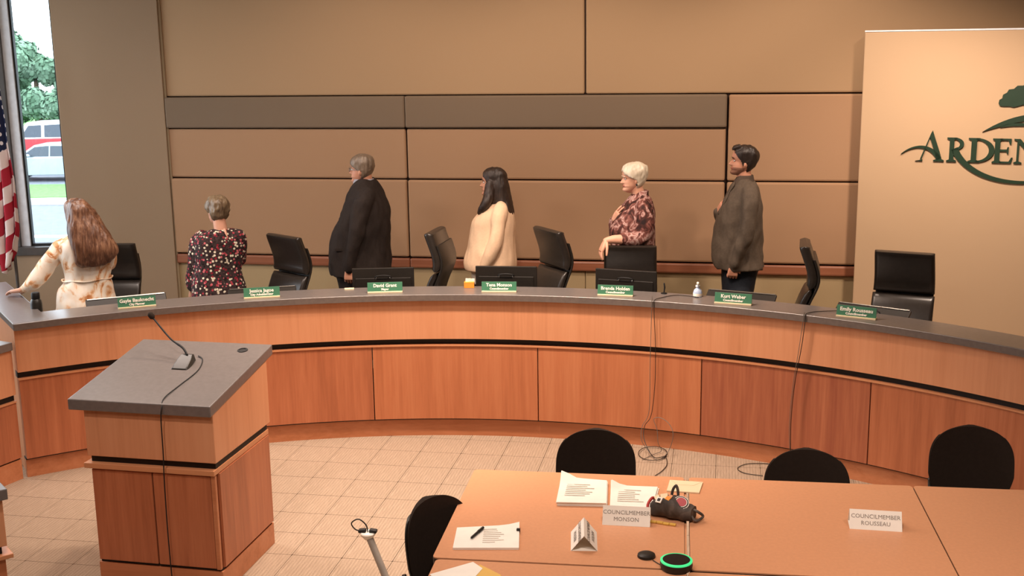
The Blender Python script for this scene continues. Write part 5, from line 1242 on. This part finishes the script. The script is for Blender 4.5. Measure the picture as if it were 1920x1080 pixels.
# ---------------------------------------------------------------- woman in the white floral dress, from behind, leaning on the ledge
p = Person('long brown-haired woman in white floral dress, arm resting on the ledge', 165, 420, 5.5, LEFT - R(62), DAIS)
rows = p.rings([(436, 142, 186, .065), (444, 128, 196, .09), (452, 120, 205, .105), (464, 119, 210, .115), (482, 121, 211, .12), (500, 124, 207, .115), (514, 126, 204, .112), (524, 126, 205, .115), (540, 119, 211, .135), (580, 112, 219, .165), (640, 104, 228, .19), (690, 98, 232, .20)], False)
hp = at_z(40, 546, LED + 0.022); hl_ = p.inv @ hp
la = [(130, 452, .0, .052), (118, 462, .01, .060), (100, 482, .04, .062), (82, 506, .06, .066), (62, 530, .09, .058), (48, 540, .10, .040)]
ra = [(196, 454, -.02, .052), (203, 470, -.06, .056), (203, 498, -.14, .052), (190, 488, -.24, .045), (175, 470, -.27, .036)]
p.garment('dress', 'floral_white', rows, [la, ra], amp=0.009, freq=10, voxel=.012)
mt = p.head_matrix(146, 425, 375, -0.02, R(12), R(4))
hip = p.L(165, 560); nk = p.L(158, 445); nk2 = p.L(150, 412)
skin_la = la[:5] + [(48, 540, .10, .040), (40, 544, .11, .036)]
w_ = p.L(41, 544, .11)
p.base_body(rows, [skin_la, ra], ([nk, nk2], [.052, .050]), 'skin_pale', [dict(wrist=w_, direc=p.inv @ at_z(0, 548, LED + 0.02) - w_, back=(0, 0, 1), thumb=-1, size=.175, curl=(6, 10, 10), spread=5), dict(wrist=p.L(175, 470, -.27), direc=p.L(150, 462, -.26) - p.L(175, 470, -.27), back=p.r3 @ HEAD, thumb=-1, size=.17)], mt, hip, .09, leg=.08)
mb = MB(); hair_cap(mb, mt, [(0, .84), (25, .80), (50, .60), (65, .40), (80, .10), (100, 0.0), (180, 0.0)], 0.05, amp=0.012)
Person.loft_rows(mb, p.rings([(373, 136, 158, .05, -.03), (378, 131, 164, .075, -.03), (388, 128, 172, .09, -.035), (402, 128, 181, .085, -.05), (420, 128, 190, .085, -.075), (438, 130, 199, .08, -.10), (455, 134, 207, .075, -.12), (468, 138, 211, .065, -.13), (479, 140, 206, .05, -.135), (487, 142, 198, .038, -.135), (494, 148, 186, .02, -.135)], False, 26))
p.put(fuse(mb, 'hair', M['hair_brown_long'], .007, 2, .008, 34, .10), 'hair'); p.face_bits(mt, M['hair_dark'], True)
mb = MB(); z_, cx_, cy_, a_, b_ = p.ring(521, 124, 207, .118, False); mb.tube([(cx_ + (a_ + .004) * cos(2 * pi * k / 28), cy_ + (b_ + .004) * sin(2 * pi * k / 28), z_ + .004 * sin(k * 1.3)) for k in range(29)], .006, 6, False); p.add(mb, 'waist_tie', 'floral_white')
p.shoes(hip, .09)

# ================================================================== flag
fp = at_plane(30, 500, wl(tw1 + 0.45, 0, 0.45), HEAD); fx = Vector((fp.x, fp.y, 0))
flag = thing('flag', 'draped red, white and blue striped flag on a pole by the window', 'flag', fx)
MB().tube([(0, 0, 0.03), (0, 0, 2.75)], 0.014, 10).build('pole', M['dark_frame'], flag, 40)
MB().lathe([(0.15, 0), (0.15, 0.02), (0.05, 0.05), (0.03, 0.07)], 24).build('pole_base', M['grey_metal'], flag, 40)
MB().ball((0, 0, 2.78), 0.035, 12).build('finial', M['yellow'], flag, True)
NV, NU = 46, 84; vs, uvs = [], []
fz0, fz1 = 2.62, (at_plane(18, 512, fx, HEAD)).z
def prof(tab, t):
    for (a, x), (b, y) in zip(tab, tab[1:]):
        if a <= t <= b: f = (t - a) / (b - a); f = f * f * (3 - 2 * f); return x + (y - x) * f
    return tab[-1][1]
for j in range(NV + 1):
    t = j / NV; z = fz0 + (fz1 - fz0) * t
    wd = prof([(0, .10), (.25, .16), (.55, .25), (.8, .27), (.92, .20), (1, .10)], t); sh_ = prof([(0, -.03), (.5, -.05), (1, -.06)], t)
    for i in range(NU + 1):
        s_ = i / NU; ph = s_ * 3.0 * 2 * pi + 1.2 * t; lat = sh_ + wd * (s_ - 0.5) + 0.016 * sin(ph * 2 + t * 3); dep = 0.045 * sin(ph) * (0.5 + t * 0.7) + 0.035
        dz = 0.22 * t * abs(s_ - 0.45) if t > .6 else 0
        q = CAMR * lat - HEAD * dep; vs.append((q.x, q.y, z + (0.12 * (t - .6) / .4 * (abs(s_ - .42) * 2) if t > .6 else 0)))
        uvs.append((s_, t))
fs = [(j * (NU + 1) + i, j * (NU + 1) + i + 1, (j + 1) * (NU + 1) + i + 1, (j + 1) * (NU + 1) + i) for j in range(NV) for i in range(NU)]
k = NT('flag_cloth'); uvn = k.new('ShaderNodeUVMap'); sx = k.new('ShaderNodeSeparateXYZ'); k.link(uvn.outputs[0], sx.inputs[0])
def mth(op, a, b=None):
    n = k.new('ShaderNodeMath', operation=op)
    for i, x in enumerate((a, b)):
        if x is None: continue
        if isinstance(x, (int, float)): n.inputs[i].default_value = x
        else: k.link(x, n.inputs[i])
    return n.outputs[0]
diag = mth('ADD', mth('MULTIPLY', sx.outputs[0], 1.3), mth('MULTIPLY', sx.outputs[1], 5.6)); stripe = mth('GREATER_THAN', mth('FRACT', diag), 0.5)
canton = mth('LESS_THAN', mth('ADD', sx.outputs[1], mth('MULTIPLY', sx.outputs[0], 0.22)), 0.53)
mpn = k.new('ShaderNodeMapping'); mpn.inputs['Scale'].default_value = (14, 22, 1); k.link(uvn.outputs[0], mpn.inputs['Vector'])
vo = k.new('ShaderNodeTexVoronoi'); vo.inputs['Scale'].default_value = 1.0; vo.inputs['Randomness'].default_value = 0.0; k.link(mpn.outputs[0], vo.inputs['Vector']); star = mth('LESS_THAN', vo.outputs['Distance'], 0.22)
m1 = k.new('ShaderNodeMix', data_type='RGBA'); k.link(stripe, m1.inputs[0]); m1.inputs[6].default_value = lin('#d8c8c4'); m1.inputs[7].default_value = lin('#a02434')
m2 = k.new('ShaderNodeMix', data_type='RGBA'); k.link(star, m2.inputs[0]); m2.inputs[6].default_value = lin('#1c2340'); m2.inputs[7].default_value = lin('#d0ccd0')
m3 = k.new('ShaderNodeMix', data_type='RGBA'); k.link(canton, m3.inputs[0]); k.link(m1.outputs[2], m3.inputs[6]); k.link(m2.outputs[2], m3.inputs[7]); k.base(m3.outputs[2]); k.rough(0.8); k.spec(0.2)
mb = MB(); mb.add(vs, fs); me = mb.mesh('cloth', k.m, True); ul = me.uv_layers.new(name='UVMap')
for l in me.loops: ul.data[l.index].uv = uvs[l.vertex_index]
o = bpy.data.objects.new('cloth', me); COL.objects.link(o); o.parent = flag; so = o.modifiers.new('t', 'SOLIDIFY'); so.thickness = 0.003

# ================================================================== outdoors
GZ = -2.3
def out(lat, dep, z=GZ): return CAMR * lat + HEAD * dep + Vector((0, 0, z))
M['asphalt'] = plain('asphalt', '#6f747c', 0.9, 0.1, 3); M['lawn'] = plain('lawn_grass', '#5f9148', 0.95, 0.25, 6); M['kerb'] = plain('concrete_kerb', '#b9b6b0', 0.9)
M['line'] = plain('road_paint', '#e6e6e4', 0.8)
def strip(name, l0, l1, d0, d1, z, th, mat):
    mb = MB(); vs = [out(l, d, zz) for zz in (z - th, z) for d in (d0, d1) for l in (l0, l1)]
    mb.add(vs, [(0, 2, 3, 1), (4, 5, 7, 6), (0, 1, 5, 4), (2, 6, 7, 3), (0, 4, 6, 2), (1, 3, 7, 5)]); return struct(name, mb, mat)
strip('ground_road', -70, 30, 14, 39.4, GZ, 0.2, M['asphalt']); strip('ground_kerb', -70, 30, 39.4, 40.4, GZ + 0.12, 0.3, M['kerb'])
strip('ground_lawn', -70, 30, 40.4, 44.3, GZ + 0.14, 0.3, M['lawn']); strip('ground_parking', -70, 30, 44.3, 62, GZ + 0.12, 0.3, M['asphalt']); strip('ground_verge', -90, 30, 62, 110, GZ + 0.3, 0.4, M['lawn'])
for d0, d1 in ((32.4, 32.8), (30.8, 31.1)): strip('road_marking', -70, 30, d0, d1, GZ + 0.01, 0.02, M['line'])
CARX = Matrix(((CAMR.x, HEAD.x, 0), (CAMR.y, HEAD.y, 0), (0, 0, 1))).to_4x4()
M['car_silver'] = plain('silver_car_paint', '#a9b0ba', 0.25, 0.03, 5, 0.6, 0.4); M['car_red'] = plain('red_car_paint', '#b8343a', 0.3, 0.03); M['car_white'] = plain('white_car_paint', '#dcdde0', 0.35, 0.03)
M['car_glass'] = plain('car_window_glass', '#39434e', 0.08, 0.05)
def vehicle(name, label, lat, dep, body, cabin, mat, cabmat, wid, wheels, wr, windows, z0=GZ + 0.12):
    o = out(lat, dep, z0); t = thing(name, label, 'car', o, YAW)
    def side(prof, w0, inset):
        mb = MB(); rings = []
        for f, s_ in ((-1, .93), (-.86, 1), (.86, 1), (1, .93)):
            rings.append([(x, f * w0 / 2, z if z < 0.5 else z - (1 - s_) * inset) for x, z in prof])
        return mb.loft(rings)
    side(body, wid, 0.15).build('car_body', mat, t, 40, bevel=0.03)
    mb = MB(); n = len(cabin); zt = max(z for _, z in cabin); zb_ = min(z for _, z in cabin)
    rings = []
    for f in (-1, 1): rings.append([(x, f * (wid / 2 - 0.06 - 0.16 * (z - zb_) / (zt - zb_)), z) for x, z in cabin])
    mb.loft(rings); mb.build('cabin', cabmat, t, 40, bevel=0.03)
    for w in windows:
        mb = MB(); rings = []
        for e in (0.02, -0.02): rings.append([(x, -(wid / 2 - 0.06 - 0.16 * (z - zb_) / (zt - zb_)) - 0.012 + e * 0.5, z) for x, z in w])
        mb.loft(rings); mb.build('side_window', M['car_glass'], t)
    for x in wheels:
        for f in (-1, 1):
            m_ = Matrix.Translation((x, f * (wid / 2 - 0.09), wr)) @ Matrix.Rotation(pi / 2, 4, 'X')
            w = MB(); w.lathe([(wr * 0.62, -0.1), (wr, -0.08), (wr, 0.08), (wr * 0.62, 0.1)], 24, 0, m_); wo = w.build('wheel', M['black'], t, 40)
            h = MB(); h.lathe([(wr * 0.6, -0.09), (wr * 0.6, 0.105), (wr * 0.2, 0.11)], 16, 0, m_); h.build('hubcap', M['steel'], wo, 40)
    return t
lat0 = (at_plane(88, 300, out(0, 45.5), HEAD)).dot(CAMR)
t = vehicle('sedan', 'silver sedan parked beyond the lawn, outside the window', lat0, 46.2,
    [(-2.3, .35), (-2.32, .62), (-2.1, .78), (-1.15, .93), (1.6, .98), (2.25, .92), (2.32, .6), (2.25, .32), (1.75, .25), (-1.8, .25)],
    [(-1.2, .9), (-.45, 1.40), (.6, 1.44), (1.2, 1.36), (1.95, .95)], M['car_silver'], M['car_silver'], 1.8, (-1.45, 1.35), .33,
    [[(-.95, .98), (-.42, 1.33), (.12, 1.37), (.12, .98)], [(.18, .98), (.18, 1.37), (.66, 1.36), (1.15, 1.25), (1.35, .99)]])
MB().ball((-.62, -1.0, 1.02), (.1, .09, .07), 12).build('wing_mirror', M['car_silver'], t, True)
lat1 = (at_plane(80, 260, out(0, 52), HEAD)).dot(CAMR)
vehicle('pickup_truck', 'red and white pickup with dark windows behind the silver sedan', lat1, 53,
    [(-2.7, .5), (-2.72, 1.0), (-1.3, 1.15), (2.7, 1.2), (2.72, .5), (2.2, .4), (-2.3, .4)],
    [(-1.3, 1.12), (-.75, 1.85), (2.4, 1.95), (2.55, 1.15)], M['car_red'], M['car_white'], 1.95, (-1.7, 1.7), .42,
    [[(-1.0, 1.22), (-.66, 1.72), (-.1, 1.74), (-.1, 1.22)], [(.05, 1.22), (.05, 1.74), (1.0, 1.78), (1.0, 1.22)]])
lm_ = NT('tree_foliage'); v = lm_.coords(); lm_.base(lm_.ramp(lm_.noise(v, 0.9, 4), [(0.3, '#56755a'), (0.5, '#728f76'), (0.75, '#9cb39d')])); lm_.rough(0.9); lm_.spec(0.1)
M['bark'] = plain('bark', '#5a4a3a', 0.9)
def tree(label, lat, dep, h, wd, seed):
    o = out(lat, dep, GZ + 0.25); t = thing('tree', label, 'tree', o, 0, 'trees beyond the car park'); rnd = random.Random(seed)
    MB().tube([(0, 0, 0), (0.1, 0, h * 0.35), (0, 0.1, h * 0.6)], [0.25, 0.18, 0.08], 10).build('trunk', M['bark'], t, True)
    blobs = [(rnd.uniform(-.5, .5) * wd, rnd.uniform(-.4, .4) * wd, h * rnd.uniform(.22, .88), rnd.uniform(.16, .26) * wd) for _ in range(16)]
    mb = MB()
    for bx, by, bz, br in blobs:
        for _ in range(420):
            a, c = rnd.uniform(0, 2 * pi), rnd.uniform(-1, 1); s_ = sqrt(1 - c * c); n = Vector((s_ * cos(a), s_ * sin(a), c)); q = Vector((bx, by, bz)) + n * br * rnd.uniform(.8, 1.08)
            t1_ = (n.orthogonal().normalized() * rnd.uniform(.08, .15)); t2_ = n.cross(t1_) * rnd.uniform(.7, 1.1); tw = n * rnd.uniform(-.08, .08)
            mb.add([q - t1_, q - t2_ + tw, q + t1_, q + t2_ - tw], [(0, 1, 2, 3)])
    for bx, by, bz, br in blobs: mb.ball((bx, by, bz), br * 0.86, 10)
    f = mb.build('foliage', lm_.m, t); return t
TL = ('leafy green tree behind the pickup cab, cut by the window mullion', 'leafy green tree in the middle of the window view, behind the cars', 'leafy green tree beside the window jamb, behind the cars', 'leafy green tree hidden mostly behind the window jamb')
cl = (at_plane(66, 200, out(0, 64), HEAD)).dot(CAMR)
for k, (dx, dd, h, wd) in enumerate(((-3.4, 64, 6.6, 3.4), (-0.3, 65, 6.2, 3.4), (2.9, 64, 5.8, 3.4), (6.2, 65, 6.0, 3.4))):
    tree(TL[k], cl + dx, dd, h, wd, 11 + k)
